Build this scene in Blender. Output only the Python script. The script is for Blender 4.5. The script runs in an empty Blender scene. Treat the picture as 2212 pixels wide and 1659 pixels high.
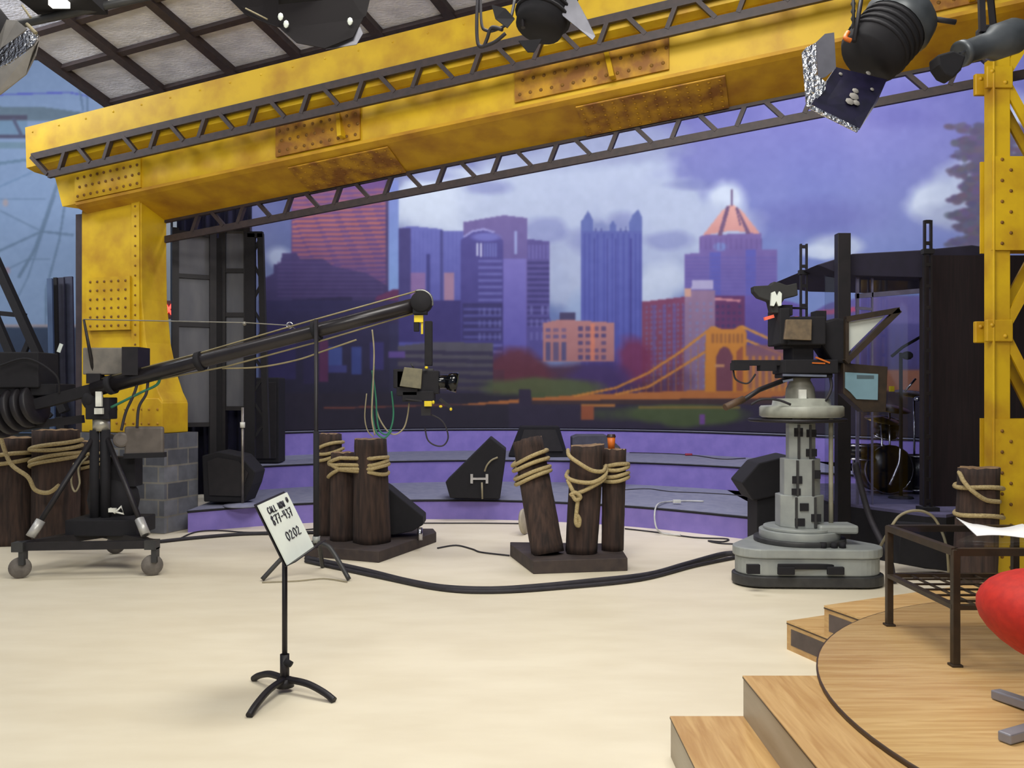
import bpy, math, random
import numpy as np
from mathutils import Vector, Matrix
random.seed(7)
# ---------------------------------------------------------------- camera, world, lights, exposure
F, HY, CH = 1950.0, 850.0, 1.75            # focal length (px of a 2212 wide frame), horizon row, camera height
sc = bpy.context.scene
cam_d = bpy.data.cameras.new('camera'); cam = bpy.data.objects.new('camera', cam_d)
sc.collection.objects.link(cam); sc.camera = cam
cam.location = (0, 0, CH); cam.rotation_euler = (math.pi/2, 0, 0)
cam_d.sensor_width = 36; cam_d.lens = F/2212*36; cam_d.shift_y = (HY-829.5)/2212
cam_d.clip_start = .05; cam_d.clip_end = 100
w = bpy.data.worlds.new('world'); sc.world = w; w.use_nodes = True
w.node_tree.nodes['Background'].inputs[0].default_value = (.80, .86, 1, 1)
w.node_tree.nodes['Background'].inputs[1].default_value = .30
sc.view_settings.view_transform = 'Standard'; sc.view_settings.look = 'None'
sc.view_settings.exposure = 0.0; sc.view_settings.gamma = 1.0
def area(name, loc, target, size, power, col, sy=None):
    d = bpy.data.lights.new(name, 'AREA'); d.energy = power; d.color = col
    d.shape = 'RECTANGLE'; d.size = size; d.size_y = sy or size
    o = bpy.data.objects.new(name, d); sc.collection.objects.link(o); o.location = loc
    o.rotation_euler = (Vector(target)-Vector(loc)).to_track_quat('-Z', 'Y').to_euler(); return o
area('work_light_floor', (.5, 5.0, 6.4), (.4, 5.4, 0), 3.6, 375, (1, .97, .90), 2.4)
area('work_light_front', (-1.0, -1.5, 6.2), (-1.5, 11, 3.6), 4.0, 430, (1, .97, .88), 1.6)
area('work_light_side', (-5.5, 6.5, 6.9), (-4.5, 9.5, 1), 2.4, 90, (1, .97, .92), 1.4)
area('stage_wash_left', (-2.6, 10.6, 7.6), (-1.5, 17, 3.0), 2.6, 330, (.90, .90, 1), 1.0)
area('stage_wash_right', (3.0, 9.6, 7.9), (4.5, 15.5, 3.2), 3.0, 420, (.90, .90, 1), 1.0)
area('stage_wash_floor', (.5, 12.2, 7.8), (.8, 14.5, 0), 3.0, 250, (.92, .90, 1), 1.0)
area('wall_wash_left', (-8.6, 10.0, 7.2), (-8.6, 15.5, 3.6), 3.0, 330, (.94, .97, 1), 1.0)

# ---------------------------------------------------------------- helpers
def lin(c):
    return tuple(((v/255)/12.92 if v/255 <= .04045 else ((v/255+.055)/1.055)**2.4) for v in c)
def V(*a): return Vector(a)
def P(px, py, D): return Vector(((px-1106)/F*D, D, CH-(py-HY)/F*D))
def FL(px, py, z=0):
    D = (CH-z)*F/(py-HY); return Vector(((px-1106)/F*D, D, z))
MATS = {}
def mat(name, c, rough=.6, metal=0, c2=None, scale=8, bump=0, stretch=(1, 1, 1), emit=0, thr=(.35, .65), detail=6, bscale=None, dist=0):
    if name in MATS: return MATS[name]
    m = bpy.data.materials.new(name); m.use_nodes = True; nt = m.node_tree; N = nt.nodes; L = nt.links
    b = N['Principled BSDF']; b.inputs['Roughness'].default_value = rough; b.inputs['Metallic'].default_value = metal
    tc = N.new('ShaderNodeTexCoord'); mp = N.new('ShaderNodeMapping'); mp.inputs['Scale'].default_value = stretch
    L.new(tc.outputs['Object'], mp.inputs[0])
    nz = N.new('ShaderNodeTexNoise'); nz.inputs['Scale'].default_value = scale; nz.inputs['Detail'].default_value = detail
    nz.inputs['Distortion'].default_value = dist
    L.new(mp.outputs[0], nz.inputs[0])
    cr = N.new('ShaderNodeValToRGB'); cr.color_ramp.elements[0].position = thr[0]; cr.color_ramp.elements[1].position = thr[1]
    c2 = c2 or tuple(v*.86 for v in c)
    cr.color_ramp.elements[0].color = (*lin(c), 1); cr.color_ramp.elements[1].color = (*lin(c2), 1)
    L.new(nz.outputs[0], cr.inputs[0]); L.new(cr.outputs[0], b.inputs['Base Color'])
    if bump:
        bp = N.new('ShaderNodeBump'); bp.inputs['Strength'].default_value = bump; bp.inputs['Distance'].default_value = .02
        if bscale:
            n2 = N.new('ShaderNodeTexNoise'); n2.inputs['Scale'].default_value = bscale; L.new(mp.outputs[0], n2.inputs[0]); L.new(n2.outputs[0], bp.inputs['Height'])
        else: L.new(nz.outputs[0], bp.inputs['Height'])
        L.new(bp.outputs[0], b.inputs['Normal'])
    if emit:
        b.inputs['Emission Color'].default_value = (*lin(c), 1); b.inputs['Emission Strength'].default_value = emit
    MATS[name] = m; return m

SPLIT = {'guy_rod', 'lens_hood', 'pan_bracket', 'rear_flap', 'barn_door', 'clip', 'twine', 'knob', 'camera_cable', 'drawer_line', 'label', 'grey_flap', 'recess_slot', 'guide_rail', 'control_box', 'black_tape_patch', 'yellow_tape_mark', 'chrome_hardware', 'orange_cable', 'chrome_rail', 'power_cable', 'weight_cradle', 'counterweight', 'hoop', 'paint_chip', 'viewfinder_mount', 'accessory_tray', 'handle'}
class MB:
    def __init__(s): s.v = []; s.f = []; s.sm = []; s.mi = []; s.cur = 0
    def add(s, vs, fs, smooth=False):
        o = len(s.v); s.v += [tuple(v) for v in vs]
        for f in fs: s.f.append([i+o for i in f]); s.sm.append(smooth); s.mi.append(s.cur)
        return s
    def box(s, c, sz, R=None):
        vs = []
        for x in (-.5, .5):
            for y in (-.5, .5):
                for z in (-.5, .5):
                    p = Vector((x*sz[0], y*sz[1], z*sz[2])); p = R @ p if R else p; vs.append(Vector(c)+p)
        return s.add(vs, [(0, 1, 3, 2), (4, 6, 7, 5), (0, 4, 5, 1), (2, 3, 7, 6), (0, 2, 6, 4), (1, 5, 7, 3)])
    def bar(s, p, q, w, d=None, up=(0, 0, 1), off=0):        # square bar from p to q: w across, d along 'up'
        p, q = Vector(p), Vector(q); d = d or w; a = (q-p).normalized(); u = Vector(up)
        if abs(a.dot(u)) > .98: u = Vector((0, 1, 0))
        sd = a.cross(u).normalized(); u = sd.cross(a).normalized()
        R = Matrix((sd, a, u)).transposed()
        return s.box((p+q)/2, (w, (q-p).length, d), R)
    def prism(s, poly, ex):                                   # 3d planar polygon extruded by vector
        n = len(poly); A = [Vector(p) for p in poly]; B = [p+Vector(ex) for p in A]
        return s.add(A+B, [tuple(range(n)), tuple(range(2*n-1, n-1, -1))]+[(i, i+n, (i+1) % n+n, (i+1) % n) for i in range(n)])
    def tube(s, pts, r, n=8, caps=True, closed=False):
        pts = [Vector(p) for p in pts]; m = len(pts); rs = r if isinstance(r, (list, tuple)) else [r]*m
        vs = []; up = None
        for i, p in enumerate(pts):
            if closed: t = pts[(i+1) % m]-pts[i-1]
            else: t = pts[min(i+1, m-1)]-pts[max(i-1, 0)]
            t = t.normalized() if t.length > 1e-9 else Vector((0, 0, 1))
            if up is None:
                up = Vector((0, 0, 1)) if abs(t.z) < .9 else Vector((1, 0, 0))
            sd = t.cross(up)
            if sd.length < 1e-6: sd = t.cross(Vector((0, 1, 0)))
            sd.normalize(); up = sd.cross(t).normalized()
            for k in range(n):
                a = 2*math.pi*k/n; vs.append(p+(sd*math.cos(a)+up*math.sin(a))*rs[i])
        fs = []
        for i in range(m if closed else m-1):
            j = (i+1) % m
            for k in range(n): fs.append((i*n+k, i*n+(k+1) % n, j*n+(k+1) % n, j*n+k))
        s.add(vs, fs, True)
        if caps and not closed:
            o = len(s.v)-m*n
            s.f.append([o+k for k in range(n)][::-1]); s.sm.append(False); s.mi.append(s.cur)
            s.f.append([o+(m-1)*n+k for k in range(n)]); s.sm.append(False); s.mi.append(s.cur)
        return s
    def cyl(s, p, q, r, r2=None, n=20): return s.tube([p, q], [r, r if r2 is None else r2], n)
    def lathe(s, c, prof, n=28, ax=None):                     # prof: (r, h) list about axis through c
        ax = Vector(ax or (0, 0, 1)).normalized(); x = ax.orthogonal().normalized(); y = ax.cross(x); vs = []
        for r, h in prof:
            for k in range(n):
                a = 2*math.pi*k/n; vs.append(Vector(c)+ax*h+(x*math.cos(a)+y*math.sin(a))*max(r, 1e-4))
        fs = [(i*n+k, i*n+(k+1) % n, (i+1)*n+(k+1) % n, (i+1)*n+k) for i in range(len(prof)-1) for k in range(n)]
        return s.add(vs, fs, True)
    def ell(s, c, r, n=16, R=None):
        vs = []; m = n//2
        for i in range(m+1):
            t = math.pi*i/m
            for k in range(n):
                a = 2*math.pi*k/n; p = Vector((r[0]*math.sin(t)*math.cos(a), r[1]*math.sin(t)*math.sin(a), r[2]*math.cos(t)))
                vs.append(Vector(c)+(R @ p if R else p))
        return s.add(vs, [(i*n+k, (i+1)*n+k, (i+1)*n+(k+1) % n, i*n+(k+1) % n) for i in range(m) for k in range(n)], True)
    def dome(s, c, nrm, r):                                   # rivet head
        nrm = Vector(nrm).normalized(); x = nrm.orthogonal().normalized(); y = nrm.cross(x); vs = []
        for rr, h in ((1, 0), (.75, .5)):
            for k in range(6):
                a = math.pi*k/3; vs.append(Vector(c)+nrm*h*r+(x*math.cos(a)+y*math.sin(a))*rr*r)
        vs.append(Vector(c)+nrm*r*.7)
        return s.add(vs, [(k, (k+1) % 6, 6+(k+1) % 6, 6+k) for k in range(6)]+[(6+k, 6+(k+1) % 6, 12) for k in range(6)], True)
    def build(s, name, m, parent=None, bevel=0):
        if name in SPLIT and parent:
            comp = list(range(len(s.v)))
            def root(i):
                while comp[i] != i: comp[i] = comp[comp[i]]; i = comp[i]
                return i
            for f in s.f:
                for i in f[1:]: comp[root(i)] = root(f[0])
            groups = {}
            for k, f in enumerate(s.f): groups.setdefault(root(f[0]), []).append(k)
            if len(groups) > 1:
                out = None
                for ks in groups.values():
                    mb = MB(); ids = sorted({i for k in ks for i in s.f[k]}); mp = {i: j for j, i in enumerate(ids)}
                    mb.v = [s.v[i] for i in ids]; mb.f = [[mp[i] for i in s.f[k]] for k in ks]; mb.sm = [s.sm[k] for k in ks]; mb.mi = [s.mi[k] for k in ks]
                    out = mb.build(name, m, parent, bevel)
                return out
        me = bpy.data.meshes.new(name); origin = Vector((0, 0, 0))
        if not parent and s.v:
            A = np.array(s.v); origin = Vector(((A[:, 0].min()+A[:, 0].max())/2, (A[:, 1].min()+A[:, 1].max())/2, A[:, 2].min()))
        elif parent: origin = PO.get(parent.name, Vector((0, 0, 0)))
        me.from_pydata([tuple(Vector(v)-origin) for v in s.v], [], s.f); me.validate(clean_customdata=False)
        import bmesh
        bm = bmesh.new(); bm.from_mesh(me); bmesh.ops.recalc_face_normals(bm, faces=bm.faces)
        bm.to_mesh(me); bm.free()
        if len(me.polygons) == len(s.f):
            me.polygons.foreach_set('use_smooth', s.sm); me.polygons.foreach_set('material_index', s.mi)
        for mm in (m if isinstance(m, (list, tuple)) else [m]): me.materials.append(mm)
        o = bpy.data.objects.new(name, me); sc.collection.objects.link(o)
        if parent: o.parent = parent; PO[o.name] = origin
        else: o.location = origin; PO[o.name] = origin
        if bevel:
            b = o.modifiers.new('bevel', 'BEVEL'); b.width = bevel; b.segments = 2; b.limit_method = 'ANGLE'
        return o
PO = {}                                                       # world origin of every object
def tag(o, label=None, cat=None, group=None, kind=None):
    if label: o['label'] = label
    if cat: o['category'] = cat
    if group: o['group'] = group
    if kind: o['kind'] = kind
    return o
def thing(name, loc, label, cat, group=None):
    o = bpy.data.objects.new(name, None); sc.collection.objects.link(o); o.location = loc; o.empty_display_size = .1
    PO[o.name] = Vector(loc); return tag(o, label, cat, group)
def poly(pts, D, th, mb=None):                                # outline at distance D, with a real thickness
    return (mb or MB()).prism([P(x, y, D) for x, y in pts], (0, th, 0))
def smooth_path(pts, k=6, closed=False):
    pts = [Vector(p) for p in pts]; n = len(pts); out = []
    for i in range(n if closed else n-1):
        g = (lambda j: pts[j % n]) if closed else (lambda j: pts[min(max(j, 0), n-1)])
        p0, p1, p2, p3 = g(i-1), g(i), g(i+1), g(i+2)
        for j in range(k):
            t = j/k; out.append(.5*((2*p1)+(p2-p0)*t+(2*p0-5*p1+4*p2-p3)*t*t+(3*p1-p0-3*p2+p3)*t**3))
    if not closed: out.append(pts[-1])
    return out

# ---------------------------------------------------------------- materials
M_floor = mat('cream_floor_paint', (229, 219, 195), .45, 0, (221, 210, 185), 1.6, .02, stretch=(1, 2.5, 1))
M_yel = mat('weathered_yellow_paint', (210, 172, 14), .55, 0, (172, 126, 14), 2.6, .1, thr=(.42, .75), detail=9)
M_rust = mat('rusty_yellow_paint', (186, 138, 18), .65, 0, (132, 84, 20), 5, .35, thr=(.38, .62), detail=10)
M_blk = mat('black_steel', (34, 30, 34), .5, .2, (26, 24, 28), 10)
M_truss = mat('dark_brown_steel', (62, 50, 50), .55, .1, (50, 42, 44), 14)
M_matte = mat('matte_black', (20, 18, 24), .85, 0, (15, 14, 20), 20)
M_wood = mat('dark_creosoted_timber', (68, 50, 42), .9, 0, (38, 28, 25), 6, .6, stretch=(4, 4, .5), detail=10)
M_end = mat('cut_timber_end', (150, 124, 88), .85, 0, (108, 82, 60), 14, .2)
M_rope = mat('hemp_rope', (186, 168, 122), .85, 0, (150, 130, 90), 60, .5, stretch=(1, 1, 3))
M_board = mat('dark_base_board', (66, 55, 50), .75, 0, (52, 43, 42), 9, .1)
M_oak = mat('oak_laminate', (204, 170, 116), .4, 0, (182, 142, 88), 3.2, .02, stretch=(.7, 9, 9), detail=9, dist=.6)
M_oak2 = mat('oak_laminate_steps', (200, 164, 110), .4, 0, (176, 136, 84), 3.2, .02, stretch=(9, .7, 9), detail=9, dist=.6)
M_edge = mat('dark_oak_edge', (70, 52, 38), .5)
M_purp = mat('purple_riser_cloth', (134, 118, 192), .8, 0, (122, 108, 182), 5)
M_tread = mat('grey_blue_stage_carpet', (130, 132, 150), .9, 0, (116, 118, 140), 9, .1)
M_grey = mat('pedestal_grey_enamel', (150, 154, 150), .4, 0, (136, 140, 138), 6)
M_dkgrey = mat('dark_grey_metal', (62, 62, 62), .5, .2, (50, 50, 52), 10)
M_lens = mat('dark_glass', (12, 14, 20), .1, 0, (8, 10, 14), 5)
M_white = mat('white_plastic', (225, 225, 215), .5)
M_chrome = mat('chrome', (200, 200, 205), .2, 1, (180, 180, 188), 10)
M_yplast = mat('yellow_plastic', (226, 200, 30), .5)
M_screen = mat('pale_grey_screen', (196, 200, 192), .35, 0, (184, 190, 184), 5)
M_scrn2 = mat('teal_grey_screen', (120, 152, 165), .3, 0, (108, 138, 150), 3)
M_ivory = mat('ivory_board', (225, 232, 222), .6, 0, (216, 222, 214), 4)
M_ink = mat('black_marker_ink', (34, 32, 48), .6)
M_green = mat('green_cable_jacket', (40, 110, 84), .6)
M_tan = mat('tan_cable_jacket', (150, 140, 112), .6)
M_cable = mat('black_cable_rubber', (44, 40, 46), .7, 0, (34, 32, 38), 12)
M_foil = mat('crinkled_foil', (225, 226, 228), .22, 1, (200, 200, 205), 30, 1.0, bscale=45)
M_lampg = mat('lamp_grey_enamel', (84, 88, 92), .4, .3, (70, 74, 78), 10)
M_red = mat('red_upholstery', (188, 34, 18), .7, 0, (170, 26, 14), 30, .1)
M_orange = mat('orange_paint', (214, 110, 30), .5)
M_foot = mat('grey_cast_aluminium', (150, 150, 158), .4, .3, (138, 138, 148), 10)
M_bronze = mat('bronze_table_steel', (64, 52, 40), .45, .3, (50, 42, 34), 12)
M_panel = mat('frosted_grey_glazing', (92, 92, 98), .5, 0, (78, 79, 88), 6, stretch=(1, 1, .3))
M_brick = None

# ================================================================ THE SETTING
MB().box((0, 9, -.1), (36, 34, .2)).build('floor', M_floor)['kind'] = 'structure'
def arc(c, r, amax=50, tl=3.0, tr=3.0, n=26):
    """concave curved edge seen from the front, ending in straight tangents"""
    pts = []
    for i in range(n+1):
        t = math.radians(-amax+2*amax*i/n); pts.append((c[0]+r*math.sin(t), c[1]+r*math.cos(t)))
    a = math.radians(amax)
    pts.insert(0, (pts[0][0]-math.cos(a)*tl, pts[0][1]-math.sin(a)*tl))
    pts.append((pts[-1][0]+math.cos(a)*tr, pts[-1][1]-math.sin(a)*tr))
    return pts
# --- three curved purple stage tiers
tiers = [((-.92, 7.85), 4.72, 0, .28, 'lowest curved purple stage tier meeting the cream floor', (42, .0, 1.2)),
         ((-.31, 9.51), 5.55, .28, .65, 'middle curved purple stage tier, one step up from the floor tier', (46, .3, 1.6)),
         ((-.23, 11.66), 5.76, .65, 1.07, 'top curved purple stage tier at the foot of the skyline backdrop', (45, 1.2, 3.2))]
for (c, r, z0, z1, lab, (am, tl, tr)) in tiers:
    front = arc(c, r, am, tl, tr); th = thing('stage_tier', (c[0], c[1]+r, z0), lab, 'stage tier')
    back = [(front[-1][0]+.4, 19.5), (front[0][0]-.2, 19.5)]
    mb = MB(); mb.prism([(x, y, z0) for x, y in front+back], (0, 0, z1-z0-.03)); mb.build('riser', M_purp, th)
    mb = MB(); mb.prism([(x, y, z1-.03) for x, y in front+back], (0, 0, .03)); mb.build('tread', M_tread, th)
    mb = MB(); mb.tube([(x, y-.005, z1-.02) for x, y in front], .014, 6); mb.build('edge_trim', M_matte, th)
# --- left blue wall with its faint painted suspension bridge
mb = MB().box((-10.9, 16.2, 4), (10.2, .2, 8)); wl = mb.build('wall_left', mat('light_blue_wall', (138, 172, 214), .8, 0, (126, 160, 204), .7))
wl['kind'] = 'structure'
wm = MB().box((-10.4, 16.05, .9+.6), (10.4, .1, 3.0)).build('trim_1', mat('slate_blue_dado', (44, 62, 92), .8)); wm['kind'] = 'structure'
# dark studio shell beyond the sets
MB().box((0, 19.9, 5), (36, .2, 10)).build('wall_back', mat('dark_studio_wall', (60, 62, 76), .9))['kind'] = 'structure'
MB().box((0, 12.4, 10.1), (36, 15, .2)).build('ceiling', mat('dark_studio_roof', (52, 50, 56), .9))['kind'] = 'structure'
MB().box((11.5, 9, 5), (.2, 22, 10)).build('wall_right', mat('dark_studio_wall_side', (40, 38, 44), .9))['kind'] = 'structure'

# ---------------------------------------------------------------- printed backdrops
class Canvas:
    """a picture laid out in px of the 2212 wide frame, printed on a surface as a vertex colour"""
    def __init__(s, x0, y0, x1, y1, step):
        s.x0, s.y0, s.st = x0, y0, step
        s.X, s.Y = np.meshgrid(np.arange(x0, x1, step, dtype=float), np.arange(y0, y1, step, dtype=float)); s.C = np.zeros(s.X.shape+(3,))
        s.rng = np.random.RandomState(3)
    def noise(s, cell, oct=4):
        out = np.zeros(s.X.shape); amp = 1; tot = 0
        for o in range(oct):
            h, wd = int(s.X.shape[0]*s.st/cell)+3, int(s.X.shape[1]*s.st/cell)+3; g = s.rng.rand(h, wd)
            yy = (s.Y-s.y0)/cell; xx = (s.X-s.x0)/cell; yi = yy.astype(int); xi = xx.astype(int); fy = yy-yi; fx = xx-xi
            fy = fy*fy*(3-2*fy); fx = fx*fx*(3-2*fx)
            out += amp*((g[yi, xi]*(1-fx)+g[yi, xi+1]*fx)*(1-fy)+(g[yi+1, xi]*(1-fx)+g[yi+1, xi+1]*fx)*fy)
            tot += amp; amp *= .5; cell = max(cell/2, s.st*1.01)
        return out/tot
    def win(s, b):
        i0, i1 = int((b[1]-s.y0)/s.st)-1, int((b[3]-s.y0)/s.st)+2; j0, j1 = int((b[0]-s.x0)/s.st)-1, int((b[2]-s.x0)/s.st)+2
        return slice(max(i0, 0), max(i1, 0)), slice(max(j0, 0), max(j1, 0))
    def mask(s, pts):
        xs = [p[0] for p in pts]; ys = [p[1] for p in pts]; sl = s.win((min(xs), min(ys), max(xs), max(ys)))
        X, Y = s.X[sl], s.Y[sl]; m = np.zeros(X.shape, bool); n = len(pts)
        for i in range(n):
            (xa, ya), (xb, yb) = pts[i], pts[(i+1) % n]
            if ya == yb: continue
            m ^= ((ya > Y) != (yb > Y)) & (X < (xb-xa)*(Y-ya)/(yb-ya)+xa)
        return sl, m
    def poly(s, pts, c, c2=None, a=1.0):                     # flat or top-to-bottom graded print colour
        sl, m = s.mask(pts)
        if not m.size: return
        if c2 is not None:
            ys = [p[1] for p in pts]; t = np.clip((s.Y[sl]-min(ys))/(max(ys)-min(ys)), 0, 1)[..., None]; col = np.array(c)*(1-t)+np.array(c2)*t
        else: col = np.ones(s.C[sl].shape)*np.array(c)
        s.C[sl][m] = s.C[sl][m]*(1-a)+col[m]*a
    def rect(s, x0, y0, x1, y1, c, c2=None, a=1.0): s.poly([(x0, y0), (x1, y0), (x1, y1), (x0, y1)], c, c2, a)
    def line(s, pts, wd, c, a=1.0):
        for (xa, ya), (xb, yb) in zip(pts[:-1], pts[1:]):
            L = math.hypot(xb-xa, yb-ya) or 1; nx, ny = -(yb-ya)/L*wd/2, (xb-xa)/L*wd/2
            s.poly([(xa+nx, ya+ny), (xb+nx, yb+ny), (xb-nx, yb-ny), (xa-nx, ya-ny)], c, None, a)
    def blob(s, cx, cy, rx, ry, c, a=1.0, nz=None, soft=.5):
        sl = s.win((cx-rx*1.6, cy-ry*1.6, cx+rx*1.6, cy+ry*1.6)); X, Y = s.X[sl], s.Y[sl]
        d = np.sqrt(((X-cx)/rx)**2+((Y-cy)/ry)**2)
        if nz is not None: d = d+(nz[sl]-.5)*1.1
        m = (np.clip((1+soft/2-d)/soft, 0, 1)*a)[..., None]; s.C[sl] = s.C[sl]*(1-m)+np.array(c)*m
    def grid(s, x0, y0, x1, y1, nx, ny, wx, wy, c, a=1.0, skew=0):
        for i in range(nx):
            for j in range(ny):
                x = x0+(x1-x0)*(i+.5)/nx; y = y0+(y1-y0)*(j+.5)/ny+skew*(x-x0)
                if s.rng.rand() < .93: s.rect(x-wx/2, y-wy/2, x+wx/2, y+wy/2, c, None, a*(.6+.4*s.rng.rand()))
    def stripes(s, x0, y0, x1, y1, per, frac, c, a=1.0, vert=False, skew=0):
        t = x0 if vert else y0
        while t < (x1 if vert else y1):
            if vert: s.rect(t, y0, t+per*frac, y1, c, None, a)
            else: s.poly([(x0, t), (x1, t+skew), (x1, t+skew+per*frac), (x0, t+per*frac)], c, None, a)
            t += per
    def blur(s, n=1):
        for _ in range(n):
            C = np.pad(s.C, ((1, 1), (1, 1), (0, 0)), 'edge')
            s.C = (C[:-2, 1:-1]+C[2:, 1:-1]+C[1:-1, :-2]+C[1:-1, 2:]+2*C[1:-1, 1:-1])/6
    def at(s, px, py):
        x = np.clip((px-s.x0)/s.st, 0, s.C.shape[1]-1.001); y = np.clip((py-s.y0)/s.st, 0, s.C.shape[0]-1.001)
        xi, yi = x.astype(int), y.astype(int); fx, fy = (x-xi)[..., None], (y-yi)[..., None]; C = s.C
        return (C[yi, xi]*(1-fx)+C[yi, xi+1]*fx)*(1-fy)+(C[yi+1, xi]*(1-fx)+C[yi+1, xi+1]*fx)*fy
def printed_cloth(name, U, ztop, zbot, nv, canvas, gain, parent):
    """U: (x,y) polyline of the hanging cloth; zbot/ztop: arrays; colours sampled once from the canvas"""
    U = np.array(U); n = len(U); t = np.linspace(0, 1, nv)[:, None]
    Z = np.array(zbot)[None]*(1-t)+np.array(ztop)[None]*t; Xg = np.repeat(U[None, :, 0], nv, 0); Yg = np.repeat(U[None, :, 1], nv, 0)
    px = 1106+F*Xg/Yg; py = HY-F*(Z-CH)/Yg; col = np.clip(canvas.at(px, py), 0, 255)/255
    colr = np.where(col <= .04045, col/12.92, ((col+.055)/1.055)**2.4)*gain; colr = np.clip(colr, 0, .95)
    co = np.stack([Xg, Yg, Z], -1).reshape(-1, 3); nrm = np.zeros_like(U); d = np.gradient(U, axis=0); nrm[:, 0] = -d[:, 1]; nrm[:, 1] = d[:, 0]
    me = bpy.data.meshes.new(name); idx = np.arange(nv*n).reshape(nv, n)
    q = np.stack([idx[:-1, :-1], idx[:-1, 1:], idx[1:, 1:], idx[1:, :-1]], -1).reshape(-1, 4)
    me.vertices.add(len(co)); org = np.array(PO[parent.name]); me.vertices.foreach_set('co', (co-org).ravel())
    me.loops.add(q.size); me.loops.foreach_set('vertex_index', q.ravel().astype(np.int32))
    me.polygons.add(len(q)); me.polygons.foreach_set('loop_start', (np.arange(len(q))*4).astype(np.int32)); me.update(calc_edges=True); me.validate()
    at = me.color_attributes.new('print', 'FLOAT_COLOR', 'POINT')
    at.data.foreach_set('color', np.concatenate([colr.reshape(-1, 3), np.ones((nv*n, 1))], 1).astype(np.float32).ravel())
    m = bpy.data.materials.new(name+'_print'); m.use_nodes = True; b = m.node_tree.nodes['Principled BSDF']; b.inputs['Roughness'].default_value = .75
    a = m.node_tree.nodes.new('ShaderNodeVertexColor'); a.layer_name = 'print'; m.node_tree.links.new(a.outputs[0], b.inputs['Base Color'])
    me.materials.append(m); o = bpy.data.objects.new(name, me); sc.collection.objects.link(o); o.parent = parent
    md = o.modifiers.new('cloth_thickness', 'SOLIDIFY'); md.thickness = .006; md.offset = 0
    return o
def resample(pts, n):
    pts = np.array(pts, float); L = np.r_[0, np.cumsum(np.hypot(*np.diff(pts, axis=0).T))]; t = np.linspace(0, L[-1], n)
    return np.stack([np.interp(t, L, pts[:, 0]), np.interp(t, L, pts[:, 1])], -1)

c = Canvas(300, 130, 2420, 960, 2)
nz = c.noise(90); nz2 = c.noise(240, 5); fine = c.noise(14, 2)
t = np.clip((c.Y-250)/400, 0, 1)[..., None]; u = np.clip((c.X-700)/900, 0, 1)[..., None]
c.C[:] = np.array([112, 113, 178])*(1-t)+np.array([118, 138, 190])*t
c.C[:] = c.C*(.82+.18*u)+(nz2[..., None]-.5)*np.array([46, 40, 26])
W1, W2, W3 = (182, 194, 214), (206, 218, 230), (150, 160, 190)
for a in [(1130, 520, 300, 150, W3, .9), (1010, 430, 190, 75, W2, .95), (960, 410, 90, 45, W2, 1), (1180, 420, 190, 95, W1, .95), (1300, 350, 140, 60, W1, .9), (1360, 420, 120, 90, W1, .9),
          (1450, 440, 100, 55, W1, .95), (1565, 425, 45, 38, W2, 1), (1500, 480, 110, 50, W1, .9), (1430, 560, 110, 90, W1, .75), (1240, 600, 120, 90, W1, .7), (1420, 620, 60, 50, W2, .7),
          (920, 440, 60, 60, W2, .9), (2050, 440, 90, 45, W2, .95), (2120, 400, 90, 60, W1, .9), (2100, 470, 110, 30, W3, .7), (1810, 530, 60, 26, W1, .9), (1770, 545, 40, 16, W2, .8), (2200, 340, 60, 120, W2, .8),
          (600, 555, 30, 26, W1, .8), (1190, 330, 200, 40, W3, .6), (1250, 700, 40, 60, (150, 172, 205), .8), (1350, 310, 130, 40, W3, .8)]:
    c.blob(a[0], a[1], a[2], a[3], a[4], a[5], nz, .55)
for a in [(1050, 405, 45, 16), (1345, 480, 36, 24), (1290, 520, 60, 30), (1440, 520, 50, 18), (1500, 400, 60, 12), (1180, 500, 40, 25), (930, 380, 60, 14)]: c.blob(*a, (122, 130, 180), .6, nz, .7)
for a in [(1950, 250, 90, 26), (1780, 470, 120, 40), (1990, 200, 70, 25)]: c.blob(*a, (92, 90, 160), .4, nz, .9)
c.rect(300, 130, 543, 960, (44, 44, 100))
# striped tower at the left
c.poly([(630, 420), (841, 385), (841, 860), (630, 860)], (108, 72, 130), (52, 40, 92))
for i in range(24):
    y = 405+i*10.2; k = max(0, 1-max(0, (y-470))/170)*(0.5+.5*min(1, (y-400)/70)); b = np.array([178, 104, 98])*k+np.array([96, 62, 116])*(1-k)
    c.poly([(631, y+10), (834, y+2), (834, y+7), (631, y+16)], tuple(b))
c.rect(834, 390, 842, 800, (70, 54, 100))
c.poly([(572, 880), (572, 600), (590, 592), (592, 572), (606, 568), (610, 548), (640, 546), (648, 560), (700, 560), (720, 575), (790, 590), (841, 620), (841, 880)], (64, 52, 104), (30, 25, 58), .95)
c.stripes(600, 566, 830, 640, 9, .4, (88, 68, 122), .5)
c.poly([(600, 650), (760, 640), (770, 760), (600, 760)], (34, 26, 70)); c.rect(600, 668, 770, 672, (60, 50, 110))
c.rect(840, 390, 862, 640, (120, 135, 195), (128, 160, 210)); c.poly([(800, 660), (815, 640), (850, 625), (885, 628), (905, 650), (905, 700), (800, 700)], (96, 40, 84))
c.rect(560, 650, 1000, 880, (40, 35, 82), (24, 21, 42), .9)
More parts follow.
